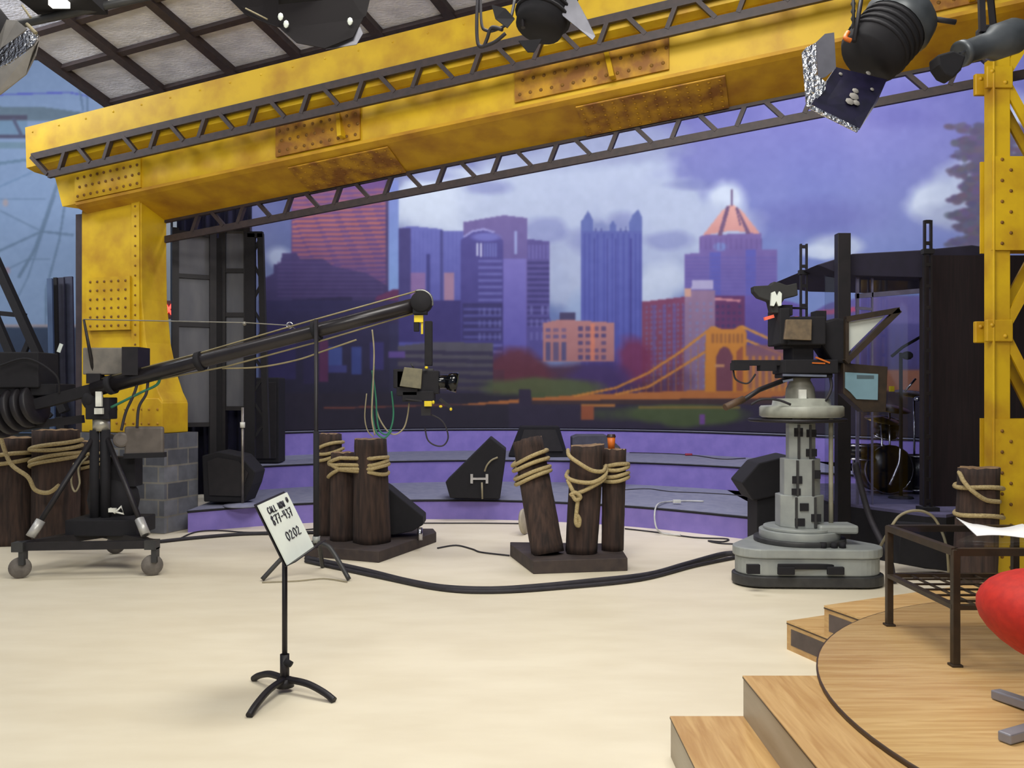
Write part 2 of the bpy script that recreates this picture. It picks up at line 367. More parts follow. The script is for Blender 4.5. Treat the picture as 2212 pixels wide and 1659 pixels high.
# glass towers
c.poly([(861, 800), (861, 494), (886, 488), (955, 495), (956, 500), (1003, 500), (1003, 800)], (104, 108, 178), (74, 74, 150)); c.rect(861, 493, 887, 700, (64, 58, 116))
c.stripes(887, 500, 1003, 720, 9, .2, (86, 88, 158), .5, True); c.rect(952, 498, 957, 720, (66, 66, 128)); c.rect(921, 550, 929, 640, (58, 58, 124))
c.rect(888, 590, 920, 640, (136, 106, 156)); c.rect(960, 590, 982, 652, (160, 124, 148)); c.rect(861, 650, 1003, 740, (54, 46, 110))
# building with the arched glass front
c.poly([(1001, 860), (1001, 480), (1088, 465), (1139, 471), (1139, 860)], (112, 98, 152), (70, 62, 136)); c.poly([(1139, 516), (1187, 522), (1187, 640), (1190, 780), (1139, 780)], (88, 78, 140), (76, 70, 140))
c.poly([(995, 860), (996, 520), (1010, 505), (1035, 497), (1062, 500), (1080, 512), (1088, 522), (1088, 860)], (76, 70, 138), (54, 48, 118))
c.line([(1002, 512), (1020, 500), (1045, 495), (1068, 502)], 4, (160, 160, 210)); c.blob(1050, 512, 30, 9, (118, 120, 190), .8)
c.rect(1030, 525, 1034, 553, (200, 205, 225)); c.rect(1038, 525, 1042, 555, (205, 208, 228)); c.stripes(1046, 525, 1076, 556, 6, .5, (110, 116, 180), .8, True)
c.rect(1112, 500, 1117, 550, (150, 160, 205)); c.rect(1088, 560, 1138, 770, (118, 110, 180), (92, 86, 168))
c.stripes(1034, 562, 1086, 760, 14, .4, (112, 112, 178), .7); c.stripes(1140, 566, 1188, 700, 12, .45, (52, 46, 106), .8); c.stripes(1142, 530, 1186, 560, 8, .5, (116, 112, 176), .6, True)
c.rect(1000, 655, 1086, 735, (48, 42, 100)); c.stripes(1002, 665, 1084, 735, 15, .4, (96, 96, 168), .6); c.grid(1030, 660, 1086, 740, 5, 3, 6, 16, (120, 124, 186), .5); c.grid(1142, 655, 1190, 740, 4, 3, 6, 18, (130, 130, 190), .6)
# castle-topped glass tower
c.poly([(1255, 860), (1255, 478), (1260, 474), (1264, 466), (1270, 455), (1277, 467), (1281, 476), (1281, 498), (1316, 500), (1318, 486), (1324, 477), (1331, 487), (1332, 500), (1360, 498), (1360, 480), (1366, 466), (1370, 462), (1379, 452), (1386, 466), (1388, 476), (1388, 860)],
       (92, 106, 164), (82, 92, 180))
for x in (1287, 1299, 1341, 1352): c.poly([(x-3, 502), (x, 488), (x+3, 502)], (84, 92, 150))
for x in (1262, 1272, 1290, 1303, 1322, 1333, 1345, 1357, 1372, 1382): c.rect(x, 505, x+4, 800, (66, 74, 150), None, .65)
for x in (1283, 1311, 1329, 1362): c.rect(x, 515, x+3, 800, (56, 60, 132))
c.rect(1255, 500, 1388, 860, (70, 60, 150), None, .18)
# pyramid-roofed tower
c.poly([(1480, 700), (1480, 549), (1511, 546), (1511, 512), (1520, 508), (1646, 503), (1646, 540), (1679, 538), (1679, 720)], (118, 98, 156), (98, 92, 172))
c.poly([(1518, 509), (1560, 455), (1581, 440), (1603, 455), (1643, 506), (1581, 498)], (226, 170, 156), (206, 146, 138)); c.rect(1579, 410, 1583, 445, (104, 84, 120))
for pts in ([(1569, 446), (1577, 446), (1560, 508), (1550, 510)], [(1590, 446), (1595, 450), (1622, 505), (1612, 504)], [(1589, 450), (1592, 450), (1602, 488), (1598, 488)]): c.poly(pts, (112, 84, 116))
for x0, x1, y0 in ((1534, 1558, 545), (1612, 1634, 540)): c.rect(x0, y0, x1, 700, (84, 90, 176), None, .8)
c.stripes(1482, 556, 1678, 680, 8, .35, (96, 88, 158), .6); c.blob(1556, 533, 14, 9, (120, 150, 205), .7); c.stripes(1512, 515, 1646, 540, 11, .3, (98, 78, 136), .5, True)
# brick blocks behind the bridge
c.poly([(1600, 860), (1600, 640), (1660, 640), (1740, 660), (1740, 860)], (100, 84, 160), (66, 58, 126)); c.poly([(1540, 860), (1540, 640), (1610, 640), (1610, 860)], (96, 48, 96)); c.grid(1545, 655, 1605, 740, 5, 6, 6, 6, (60, 50, 100)); c.line([(1540, 645), (1600, 650)], 5, (205, 140, 145))
c.poly([(1388, 870), (1388, 652), (1480, 641), (1545, 641), (1545, 870)], (124, 62, 96), (120, 60, 76)); c.grid(1392, 658, 1480, 840, 9, 16, 5, 6, (108, 104, 156), .8, -.08)
c.stripes(1410, 660, 1480, 850, 22, .3, (92, 84, 150), .6, True)
c.poly([(1480, 860), (1480, 640), (1495, 628), (1545, 628), (1545, 860)], (146, 118, 146), (120, 96, 130)); c.grid(1484, 650, 1543, 840, 4, 14, 5, 6, (116, 128, 176), .8); c.poly([(1493, 625), (1496, 606), (1540, 604), (1542, 625)], (178, 172, 205)); c.rect(1480, 623, 1494, 641, (206, 160, 140))
# low orange block, dark trees, grey-green office block
c.blob(1220, 830, 200, 50, (66, 34, 62), .95, nz, .5); c.blob(1120, 810, 70, 50, (92, 34, 52), .9, nz, .5); c.blob(1370, 780, 40, 50, (112, 36, 78), .9, nz, .5); c.blob(1300, 820, 70, 46, (58, 40, 108), .7, nz, .5)
c.poly([(1173, 782), (1173, 698), (1210, 690), (1327, 697), (1327, 780)], (178, 124, 122), (166, 112, 112)); c.rect(1210, 676, 1244, 692, (64, 58, 96)); c.grid(1246, 702, 1312, 780, 4, 5, 11, 9, (74, 62, 110)); c.grid(1176, 706, 1226, 734, 3, 2, 11, 9, (90, 80, 130)); c.grid(1176, 738, 1226, 782, 3, 1, 11, 40, (74, 72, 118)); c.rect(1276, 700, 1286, 780, (214, 126, 96), None, .8)
c.poly([(860, 860), (860, 748), (940, 738), (1066, 742), (1066, 860)], (82, 80, 92), (60, 54, 62)); c.stripes(860, 756, 1066, 858, 17, .48, (42, 36, 66), .9, False, 4)
c.rect(1066, 800, 1090, 870, (76, 34, 54)); c.rect(560, 850, 1180, 960, (30, 24, 44)); c.rect(1100, 866, 2000, 960, (40, 32, 58))
for (x, y, ww, h, cc) in ((700, 750, 40, 45, (60, 76, 140)), (760, 750, 22, 60, (52, 66, 130)), (700, 790, 50, 16, (56, 58, 120)), (690, 735, 20, 90, (84, 36, 78)), (840, 760, 36, 14, (92, 70, 140)), (580, 700, 60, 120, (40, 34, 84)), (655, 760, 26, 70, (36, 30, 70)), (800, 740, 30, 60, (50, 44, 104))): c.rect(x, y, x+ww, y+h, cc)
c.blob(1170, 838, 110, 20, (78, 92, 52), .9, nz, .5); c.blob(1480, 895, 150, 22, (72, 88, 50), .95, nz, .5); c.rect(1256, 872, 1330, 880, (176, 116, 56)); c.rect(1256, 878, 1284, 908, (150, 80, 50)); c.rect(1380, 878, 1600, 884, (120, 104, 50)); c.rect(1512, 895, 1524, 918, (110, 70, 140))
# golden suspension bridge
G, G2 = (198, 130, 52), (214, 150, 66)
c.poly([(1000, 873), (1120, 862), (1250, 853), (1640, 838), (1800, 832), (1800, 848), (1640, 860), (1250, 866), (1000, 876)], (176, 106, 52)); c.poly([(1125, 866), (1640, 860), (1900, 852), (1900, 872), (1250, 874), (1125, 874)], (62, 42, 44)); c.poly([(1120, 880), (1122, 842), (1146, 842), (1150, 880)], (40, 30, 58)); c.poly([(700, 880), (1000, 872), (1000, 875), (700, 884)], (120, 64, 50))
for pts in ([(1240, 856), (1330, 838), (1400, 806), (1470, 760), (1530, 714)], [(1330, 852), (1400, 836), (1450, 806), (1530, 756)]): c.line(pts, 5, G)
for x in range(1300, 1530, 16): c.line([(x, 850-(x-1260)*.42 if x > 1400 else 848-(x-1300)*.2), (x, 850)], 1.6, (168, 104, 52), .7)
for pts in ([(1540, 706), (1600, 730), (1680, 762), (1760, 790)], [(1600, 704), (1680, 740), (1760, 768)]): c.line(pts, 5, G2)
c.poly([(1522, 848), (1526, 715), (1538, 704), (1552, 712), (1588, 710), (1600, 702), (1612, 716), (1616, 848)], G, (196, 126, 40)); c.stripes(1538, 722, 1602, 742, 9, .5, (140, 88, 50), .8, True)
c.poly([(1548, 845), (1548, 770), (1555, 754), (1565, 748), (1576, 754), (1583, 770), (1583, 845)], (110, 62, 78)); c.poly([(1592, 845), (1592, 760), (1604, 748), (1606, 845)], (150, 84, 60)); c.line([(1546, 790), (1566, 790)], 5, (190, 140, 100))
c.rect(1612, 745, 1700, 846, (128, 84, 96), (170, 108, 58), .8); c.stripes(1612, 770, 1700, 846, 14, .4, G, .8, True)
# right hand side of the river
c.poly([(1730, 850), (1730, 690), (1790, 655), (1880, 640), (1990, 640), (1990, 850)], (96, 88, 158), (64, 54, 100)); c.rect(1880, 640, 1990, 700, (108, 98, 160)); c.stripes(1730, 700, 1990, 790, 18, .3, (78, 72, 142), .5, True)
c.line([(1770, 676), (1850, 668)], 10, (170, 70, 110)); c.rect(1900, 800, 2420, 846, (150, 94, 66)); c.rect(1700, 846, 2420, 960, (34, 26, 44)); c.rect(1990, 640, 2420, 800, (70, 60, 130))
for _ in range(1500):                                         # leafy tree at the right edge
    y = 270+c.rng.rand()*270; L0 = 2098-34*abs(math.sin(y*.062+.4))+20*math.sin(y*.2); x = L0+(2240-L0)*c.rng.rand()**1.1; c.blob(x, y, 6+7*c.rng.rand(), 4+4*c.rng.rand(), (78+20*c.rng.rand(), 70+20*c.rng.rand(), 96+24*c.rng.rand()), .75, None, .6)
c.C += (fine[..., None]-.5)*9; c.blur(2)
sky = thing('skyline_backdrop', (0, 17.4, 1.05), 'curved printed backdrop of a river city skyline under a violet cloudy sky behind the stage', 'backdrop')
U = resample(arc((-.23, 11.66), 5.95, 45, 1.2, 5.2, 40), 1250)
xs = U[:, 0]; ztop = 6.45+np.clip((xs+5)/4, 0, 1)*.9; zbot = np.full(len(xs), .45); zbot = np.full(len(xs), 1.08)
printed_cloth('printed_cloth', U, ztop, zbot, 470, c, .76, sky)
mb = MB().tube([(x, y, z+.03) for (x, y), z in list(zip(U, ztop))[::40]], .03, 8); mb.build('batten', M_dkgrey, sky)

c = Canvas(-240, 60, 400, 960, 2); nz = c.noise(120)
c.C[:] = np.array([128, 152, 188])+(nz[..., None]-.5)*22
GB = (88, 112, 140)
c.poly([(-240, 225), (100, 232), (230, 250), (230, 262), (-240, 262)], (96, 116, 134)); c.rect(-240, 250, 60, 260, (74, 72, 96)); c.rect(-240, 262, 60, 292, (108, 138, 168)); c.rect(-240, 292, 60, 300, (74, 76, 104)); c.line([(28, 255), (48, 295)], 8, (78, 84, 112))
c.rect(-240, 308, 64, 322, (108, 136, 158)); c.line([(-240, 385), (60, 345)], 6, (96, 124, 152)); c.line([(-240, 510), (70, 372)], 4, (106, 134, 170)); c.line([(-10, 205), (150, 200), (215, 212)], 3, (78, 84, 190))
for pts, ww in (([(130, 380), (75, 540), (40, 600)], 7), ([(142, 430), (128, 520), (100, 625), (98, 860)], 5), ([(-40, 560), (90, 500), (160, 508)], 5), ([(0, 455), (90, 500)], 3), ([(120, 420), (60, 600), (40, 640)], 3), ([(-20, 600), (60, 560), (110, 560)], 2), ([(-60, 430), (100, 430)], 2), ([(170, 180), (180, 240)], 4), ([(190, 200), (188, 260)], 4)): c.line(pts, ww, GB, .8)
c.blob(12, 438, 6, 8, (170, 150, 150), .7); c.blob(16, 585, 6, 8, (150, 120, 130), .7)
c.rect(300, 440, 400, 960, (150, 158, 168)); c.rect(-240, 702, 350, 708, (150, 140, 148)); c.rect(-240, 708, 350, 960, (38, 56, 84), (28, 34, 54))
c.C += (c.noise(8, 2)[..., None]-.5)*8; c.blur(2)
bl = thing('bridge_mural_backdrop', (-9, 15.9, 0), 'light blue backdrop printed with faint grey suspension bridge cables at the far left', 'backdrop')
printed_cloth('printed_cloth', resample([(-11.6, 15.85), (-5.75, 15.85)], 420), np.full(420, 7.6), np.full(420, .02), 420, c, .80, bl)
MB().tube([(-11.6, 15.85, 7.63), (-5.75, 15.85, 7.63)], .03, 8).build('batten', M_dkgrey, bl)

# ================================================================ THE YELLOW BRIDGE PORTAL
OB = Vector((-5.656, 11.3, 0)); AA = Vector((.9516, -.3073, 0)); NN = Vector((.3073, .9516, 0)); SL = .108
def B(s, n, z): return OB+AA*s+NN*n+Vector((0, 0, z+SL*s))    # along, behind, height above the sloping datum
def BV(s, n, z): return OB+AA*s+NN*n+Vector((0, 0, z))        # true height
def ray_s(px, n):                                             # where a sight line meets the plane n behind the portal face
    r = Vector(((px-1106)/F, 1)); Q = OB+NN*n; det = r.x*(-AA.y)+AA.x*r.y
    D = (Q.x*(-AA.y)+AA.x*Q.y)/det; return (D*r.x-Q.x)/AA.x
S0, S1 = -.62, 14.5
M_rivet = mat('rust_stained_rivet', (132, 92, 22), .7, 0, (104, 70, 20), 12)
gir = thing('yellow_girder', B(0, .4, 4.2), 'long rust-streaked yellow riveted girder sloping up across the stage opening', 'girder')
def loft(name, prof, m, s0=S0, s1=S1, ch=None):
    """closed (n,z) profile swept along the girder; ch: extra start offset per profile point"""
    mb = MB(); k = len(prof); ch = ch or [0]*k; seg = 12; vs = []
    for i in range(seg+1):
        for j, (n, z) in enumerate(prof):
            a = s0+ch[j]; vs.append(B(a+(s1-a)*i/seg, n, z))
    fs = [(i*k+j, (i+1)*k+j, (i+1)*k+(j+1) % k, i*k+(j+1) % k) for i in range(seg) for j in range(k)]+[tuple(range(k)), tuple(range(seg*k+k-1, seg*k-1, -1))]
    mb.add(vs, fs); return mb.build(name, m, gir)
loft('top_flange', [(.06, 5.22), (.06, 4.70), (.16, 4.66), (.9, 4.66), (.9, 5.30), (.5, 5.34)], M_yel, ch=[0, .02, .05, .05, .05, 0])
loft('web_plate', [(.26, 4.68), (.26, 4.18), (.32, 4.13), (.84, 3.98), (.84, 4.68)], M_yel, s0=-.02, ch=[-.35, -.2, 0, .15, -.2])
loft('lower_flange', [(.23, 4.185), (.23, 4.15), (.30, 4.115), (.86, 3.93), (.88, 4.02), (.30, 4.19)], mat('soffit_rusty_yellow', (198, 152, 16), .65, 0, (158, 108, 16), 2.4, .2, thr=(.4, .7), detail=10), s0=.02)
def rivet_plate(s0, s1, z0, z1, n, ds, m, soff=False):
    mb = MB(); t = .025
    mb.prism([B(s0, n, z0), B(s1, n, z0), B(s1, n, z1), B(s0, n, z1)], NN*(-t)); mb.cur = 1
    ns = int((s1-s0)/ds); nz_ = max(2, int((z1-z0)/ds))
    for i in range(ns):
        for j in range(nz_):
            mb.dome(B(s0+(i+.5)*(s1-s0)/ns+(.3*ds if j % 2 else 0), n-t, z0+(j+.5)*(z1-z0)/nz_), -NN, .021)
    return mb.build('gusset_plate', [m, M_rivet], gir)
rivet_plate(0, 1.02, 4.2, 4.66, .26, .095, M_yel); rivet_plate(2.95, 4.05, 4.21, 4.68, .25, .1, M_rust); rivet_plate(5.9, 7.55, 4.24, 4.68, .25, .11, M_rust); rivet_plate(9.6, 10.9, 4.24, 4.68, .25, .12, M_rust)
def soffit_plate(s0, s1, ds):
    m0 = lambda s, u: B(s, .33+.5*u, 4.108-.17*u-.012); mb = MB()
    mb.prism([m0(s0, 0), m0(s1, 0), m0(s1, 1), m0(s0, 1)], (0, 0, -.014)); ns = int((s1-s0)/ds)
    for i in range(ns):
        for j in range(6): mb.dome(m0(s0+(i+.5)*(s1-s0)/ns, (j+.5)/6)+Vector((0, 0, -.014)), (0, 0, -1), .018)
    mb.build('soffit_plate', M_rust, gir)
soffit_plate(3.05, 4.35, .1); soffit_plate(6.55, 8.1, .11)
for s in (3.72, 6.85, 10.2):
    mb = MB(); mb.prism([B(s, .25, 4.66), B(s+.05, .25, 4.66), B(s+.16, .1, 4.25), B(s+.11, .1, 4.25)], NN*.12); mb.build('stiffener', M_yel, gir)
mb = MB()
for s in np.arange(-.5, 14, .42): mb.dome(B(s, .06, 5.14), -NN, .014)
mb.build('rivets', M_yel, gir)
# the two black lattice trusses along its lower edges
def truss(n, zt, zb, s0, s1, first, per, label, end):
    th = thing('lattice_truss', B(s0, n, zb), label, 'truss'); w = .085
    for nm, z, a in (('top_chord', zt, s0), ('bottom_chord', zb, s0+end)):
        mb = MB(); mb.bar(B(a, n, z), B(s1, n, z), .05, w, (0, 0, 1)); mb.build(nm, M_truss, th)
    if end: mb = MB(); mb.bar(B(s0, n, zt), B(s0+end, n, zb), .05, .07, NN); mb.build('end_brace', M_truss, th)
    s = first
    while s < s1-.5:
        for a, b in ((s, s+.085), (s+.475, s+.30)):
            mb = MB(); mb.bar(B(a, n, zb+.03), B(b, n, zt-.03), .045, .062, NN); mb.build('diagonal_brace', M_truss, th)
        s += per
truss(0, 4.79, 4.52, -.44, 14.5, 0.0, .6876, 'dark lattice truss running along the front face of the yellow girder', .26)
truss(.88, 3.94, 3.68, .85, 14.5, 1.30, .6876, 'dark lattice truss under the back edge of the yellow girder', 0)

# ---- left post on its block plinth
ZP = 1.25; sR, sL = ray_s(305, .42), ray_s(176, .42); zt = 4.16
post = thing('yellow_post', BV((sL+sR)/2, .65, ZP), 'tall yellow riveted bridge post with flared foot on grey block plinth', 'post')
fl_ = [(sL, ZP), (sR+.33, ZP), (sR+.33, ZP+.40), (sR+.26, ZP+.52), (sR+.16, ZP+.78), (sR+.07, ZP+1.15), (sR+.01, ZP+1.7), (sR, ZP+2.3), (sR, 4.33), (sL, 4.12)]
mb = MB(); mb.prism([BV(s, .42, z) for s, z in fl_], NN*.48); mb.build('shaft', M_yel, post, .012)
mb = MB(); mb.prism([BV(sR+.03, .395, ZP), BV(sR+.34, .395, ZP), BV(sR+.34, .395, ZP+.38), BV(sR+.28, .395, ZP+.44), BV(sR+.03, .395, ZP+.44)], NN*.5); mb.build('foot_block', M_yel, post, .01)
mb = MB(); mb.prism([BV(sR-.13, .395, ZP+.5), BV(sR-.01, .395, ZP+.5), BV(sR-.01, .395, 4.25), BV(sR-.13, .395, 4.23)], NN*.024); mb.cur = 1
for z in np.arange(ZP+.62, 4.15, .125): mb.dome(BV(sR-.07, .395, z), -NN, .016)
mb.build('edge_angle', [M_yel, M_rivet], post)
sa, sb = ray_s(190, .4), ray_s(284, .4); za, zb = 2.56, 3.24
mb = MB(); mb.prism([BV(sa, .4, za), BV(sb, .4, za), BV(sb, .4, zb), BV(sa, .4, zb)], NN*-.03); mb.cur = 1
for i in range(6):
    for j in range(6): mb.dome(BV(sa+(i+.6)*(sb-sa)/6.2, .37, za+(j+.5)*(zb-za)/6), -NN, .019)
mb.build('gusset_plate', [M_yel, M_rivet], post)
mb = MB()
for s in np.arange(sL+.3, sR+.3, .13):
    for z in (ZP+.12, ZP+.3): mb.dome(BV(s, .42 if s < sR+.02 else .395, z), -NN, .018)
mb.build('rivets', M_rust, post)
mb = MB(); mb.prism([BV(sL-.17, .5, 0), BV(sL-.005, .5, 0), BV(sL-.005, .5, 4.1), BV(sL-.17, .5, 4.1)], NN*.2)
tag(mb.build('timber_upright', mat('dark_brown_upright', (62, 52, 56), .8, 0, (48, 40, 46), 6)), 'dark brown upright standing tight against the left side of the yellow post', 'upright')
# block plinth
mbk = bpy.data.materials.new('grey_concrete_blocks'); mbk.use_nodes = True; nt = mbk.node_tree; bs = nt.nodes['Principled BSDF']; bs.inputs['Roughness'].default_value = .9
tc = nt.nodes.new('ShaderNodeTexCoord'); uvm = nt.nodes.new('ShaderNodeMapping'); br = nt.nodes.new('ShaderNodeTexBrick'); nzz = nt.nodes.new('ShaderNodeTexNoise'); mx = nt.nodes.new('ShaderNodeMix'); mx.data_type = 'RGBA'; mx.blend_type = 'MULTIPLY'
mx.inputs[0].default_value = .6; nzz.inputs['Scale'].default_value = 7; nt.links.new(tc.outputs['UV'], br.inputs[0]); nt.links.new(tc.outputs['Object'], nzz.inputs[0])
br.inputs['Color1'].default_value = (*lin((132, 134, 142)), 1); br.inputs['Color2'].default_value = (*lin((74, 76, 86)), 1); br.inputs['Mortar'].default_value = (*lin((136, 132, 124)), 1)
br.inputs['Scale'].default_value = 1; br.inputs['Brick Width'].default_value = .40; br.inputs['Row Height'].default_value = .21; br.inputs['Mortar Size'].default_value = .012
nt.links.new(br.outputs[0], mx.inputs[6]); nt.links.new(nzz.outputs[0], mx.inputs[7]); nt.links.new(mx.outputs[2], bs.inputs['Base Color'])
pa, pb = sL, ray_s(357, .36)
mb = MB(); mb.prism([BV(pa, .34, 0), BV(pb, .34, 0), BV(pb, .34, ZP-.004), BV(pa, .34, ZP-.004)], NN*.66); plinth = tag(mb.build('block_plinth', mbk), 'grey concrete block plinth carrying the yellow post', 'plinth')
me = plinth.data; uv = me.uv_layers.new(name='UVMap')
for p in me.polygons:
    for li in p.loop_indices:
        q = plinth.location+me.vertices[me.loops[li].vertex_index].co-OB; uu = q.dot(AA) if abs(p.normal.dot(NN)) > .5 else q.dot(NN)+.2; uv.data[li].uv = (uu, q.z)

# ---- right lattice tower
TX0, TX1, TY = 4.37, 5.40, 8.25
tow = thing('yellow_lattice_tower', ((TX0+TX1)/2, TY+.2, 0), 'yellow riveted lattice tower with crossed bracing at the right edge', 'tower')
for y, sx in ((TY, 0), (TY+.2, .11)):
    for x in (TX0+.08+sx, TX1-.08+sx):
        mb = MB(); mb.box((x, y, 2.49), (.155, .10, 4.98)); mb.box((x-.085 if x < 4.8 else x+.085, y+.0, 2.4), (.02, .16, 4.8)); mb.build('leg', M_yel, tow, .006)
    for za, zb in ((.02, 1.52), (3.05, 3.9)):
        mb = MB(); mb.box(((TX0+TX1)/2, y-.062, (za+zb)/2), (TX1-TX0+.04, .022, zb-za)); mb.cur = 1
        if y == TY:
            for k, z in enumerate(np.arange(za+.06, zb-.03, .095)):
                for x in (TX0+.07+(.08 if k % 2 else 0), TX1-.07-(.08 if k % 2 else 0)): mb.dome((x, y-.073, z), (0, -1, 0), .018)
        mb.build('gusset_plate', [M_yel, M_rivet], tow)
    for z0, z1 in ((3.86, 4.62), (4.62, 5.3), (2.32, 3.08), (1.5, 2.32)):
        u = z0 in (4.62, 2.32)
        for a, b in (((TX0+.1, z0), ((TX0+TX1)/2, z1)), ((TX1-.1, z0), ((TX0+TX1)/2, z1))):
            if not u: a, b = (a[0], z1), (b[0], z0)
            mb = MB(); mb.bar((a[0], y-.03, a[1]), (b[0], y-.03, b[1]), .03, .085, (0, 1, 0)) if 0 else mb.bar((a[0], y-.03, a[1]), (b[0], y-.03, b[1]), .085, .03, (0, 1, 0)); mb.build('diagonal_brace', M_yel, tow)
    for z in (4.62, 2.32):
        mb = MB(); mb.box((TX0+.05, y-.05, z), (.24, .05, .2)); mb.dome((TX0-.02, y-.075, z+.05), (0, -1, 0), .024); mb.dome((TX0+.1, y-.075, z-.05), (0, -1, 0), .024); mb.build('joint_plate', M_yel, tow, .01)

# ================================================================ SLOPED FRAMED ROOF BEHIND THE GIRDER
R0 = P(235, 221, 13.4); du = -Vector((1219/1950, 1, -875/1950)).normalized(); dv = Vector((AA.x, AA.y, .108)).normalized(); rn = du.cross(dv).normalized()
if rn.z < 0: rn = -rn
def RP(px, py, off=0):                                        # point on the roof plane seen at px,py
    r = Vector(((px-1106)/F, 1, -(py-HY)/F)); o = Vector((0, 0, CH)); Q = R0+rn*off; return o+r*((Q-o).dot(rn)/r.dot(rn))
roof = thing('framed_roof', R0, 'sloped overhead roof of silvery grey sheets in a dark rafter grid, upper left', 'roof')
mr = mat('corrugated_silver_sheet', (224, 226, 240), .5, .1, (196, 198, 212), 1.6, .5, stretch=(2, 2, 9), bscale=11)
def RQ(u, v, off=0): return R0+du*u+dv*v+rn*off
rv = [(RP(px, 216-(px-240)*.21)-R0).dot(dv) for px in (355, 510, 650, 830, 985)]; rv = [0]+rv+[rv[-1]+1.6, rv[-1]+3.2]
def uvof(q):
    M = Matrix((du, dv, rn)).transposed().inverted(); return M @ (q-R0)
vals = [0.0]+[uvof(RP(*p)).y for p in ((355, 195), (512, 160), (652, 124), (832, 84), (988, 48))]; vals += [vals[-1]+1.3, vals[-1]+2.6, vals[-1]+3.9]
us = [0.0, uvof(RP(145, 143)).x, uvof(RP(82, 68)).x]; us += [us[-1]+1.05, us[-1]+2.1, us[-1]+3.2]
for i in range(len(us)-1):
    for j in range(len(vals)-1):
        mb = MB(); mb.prism([RQ(us[i], vals[j], .02), RQ(us[i+1], vals[j], .02), RQ(us[i+1], vals[j+1], .02), RQ(us[i], vals[j+1], .02)], rn*.02); mb.build('roof_sheet', mr, roof)
for v in vals: mb = MB(); mb.bar(RQ(-.12, v, -.03), RQ(us[-1], v, -.03), .13, .1, rn); mb.build('rafter', M_truss, roof)
for u in us: mb = MB(); mb.bar(RQ(u, 0, -.02), RQ(u, vals[-1], -.02), .085, .07, rn); mb.build('purlin', M_truss, roof)

# ================================================================ LEFT OF THE STAGE OPENING
# folding framed flats with frosted glazing
def flat(px0, px1, D0, D1, yt, yb, rows, label):
    a, b = P(px0, 600, D0), P(px1, 600, D1); zt_, zb_ = P(0, yt, D0).z, P(0, yb, D0).z
    th = thing('glazed_flat', (a.x, a.y, zb_), label, 'scenery flat', 'folding glazed flats'); d = Vector((b.x-a.x, b.y-a.y, 0)); L = d.length; d.normalize(); nn_ = Vector((-d.y, d.x, 0))
    pt = lambda s, z, n=0: Vector((a.x, a.y, 0))+d*s+nn_*n+Vector((0, 0, z))
    for s in (0, L): mb = MB(); mb.bar(pt(s, .28), pt(s, zt_+.05), .09, .09, d); mb.build('stile', M_blk, th)
    for r in rows: z = P(0, r, D0).z; mb = MB(); mb.bar(pt(0, z), pt(L, z), .06, .06); mb.build('rail', M_blk, th)
    for r0, r1 in zip(rows[:-1], rows[1:]): za_, zb2 = P(0, r0, D0).z, P(0, r1, D0).z; mb = MB(); mb.prism([pt(.02, zb2), pt(L-.02, zb2), pt(L-.02, za_), pt(.02, za_)], nn_*.012); mb.build('pane', M_panel, th)
flat(378, 459, 12.45, 12.7, 500, 925, [502, 595, 700, 918], 'wider dark framed frosted flat immediately right of the yellow post')
flat(482, 535, 12.75, 12.75, 492, 880, [494, 585, 680, 882], 'narrower dark framed frosted flat left of the black lattice upright')
mb = MB().box(P(470, 700, 12.75)+Vector((0, 0, -.45)), (.16, .12, 3.3)); mb.build('flat_support_column', M_matte); tag(bpy.context.scene.objects['flat_support_column'], 'black column between the two frosted framed flats', 'column')
th = thing('lattice_upright', P(560, 900, 12.6), 'black lattice upright standing right of the frosted flats', 'upright'); D = 12.6
for xa, xb in ((541, 541), (563, 577)): mb = MB(); mb.bar(P(xa, 505, D), P(xb, 990, D), .08 if xa > 550 else .14, .08, (0, 1, 0)); mb.build('leg', M_matte, th)
for k in range(9): y = 510+k*50; mb = MB(); mb.bar(P(543, y+(0 if k % 2 else 45), D), P(564+k*1.3, y+(45 if k % 2 else 0), D), .035, .035, (0, 1, 0)); mb.build('diagonal_brace', M_matte, th)
mb = MB(); mb.bar(P(536, 507, D), P(568, 507, D), .08, .08); mb.build('top_plate', M_matte, th)
# dark masking drape
def drape(name, pts, z0, z1, m, label, amp=.035, fw=.16):
    pts = resample(pts, 180); L = np.r_[0, np.cumsum(np.hypot(*np.diff(pts, axis=0).T))]; mb = MB(); fr, bk = [], []
    for (x, y), s in zip(pts, L): o = amp*math.sin(2*math.pi*s/fw)+amp*.4*math.sin(2*math.pi*s/(fw*2.7)); fr.append((x, y+o)); bk.append((x, y+o+.012))
    n = len(pts); vs = [(x, y, z0) for x, y in fr]+[(x, y, z1) for x, y in fr]+[(x, y, z0) for x, y in bk]+[(x, y, z1) for x, y in bk]; fs = []
    for i in range(n-1): fs += [(i, i+1, n+i+1, n+i), (2*n+i, 3*n+i, 3*n+i+1, 2*n+i+1), (n+i, n+i+1, 3*n+i+1, 3*n+i), (i, 2*n+i, 2*n+i+1, i+1)]
    mb.add(vs, fs, True); return tag(mb.build(name, m), label, 'curtain')
drape('masking_curtain', [(P(382, 0, 13.05).x, 13.05), (P(545, 0, 13.05).x, 13.05)], .29, 4.75, mat('navy_black_velour', (28, 28, 58), .95, 0, (20, 20, 44), 6), 'dark navy masking curtain hanging behind the frosted flats')
ecab = thing('equipment_cabinet', (P(566, 0, 14.1).x, 14.3, .66), 'tall black cabinet standing on the stage left of the skyline backdrop', 'cabinet')
mb = MB(); mb.box((P(566, 0, 14.1).x, 14.32, 1.33), (.52, .4, 1.34)); mb.build('body', M_matte, ecab, .02)
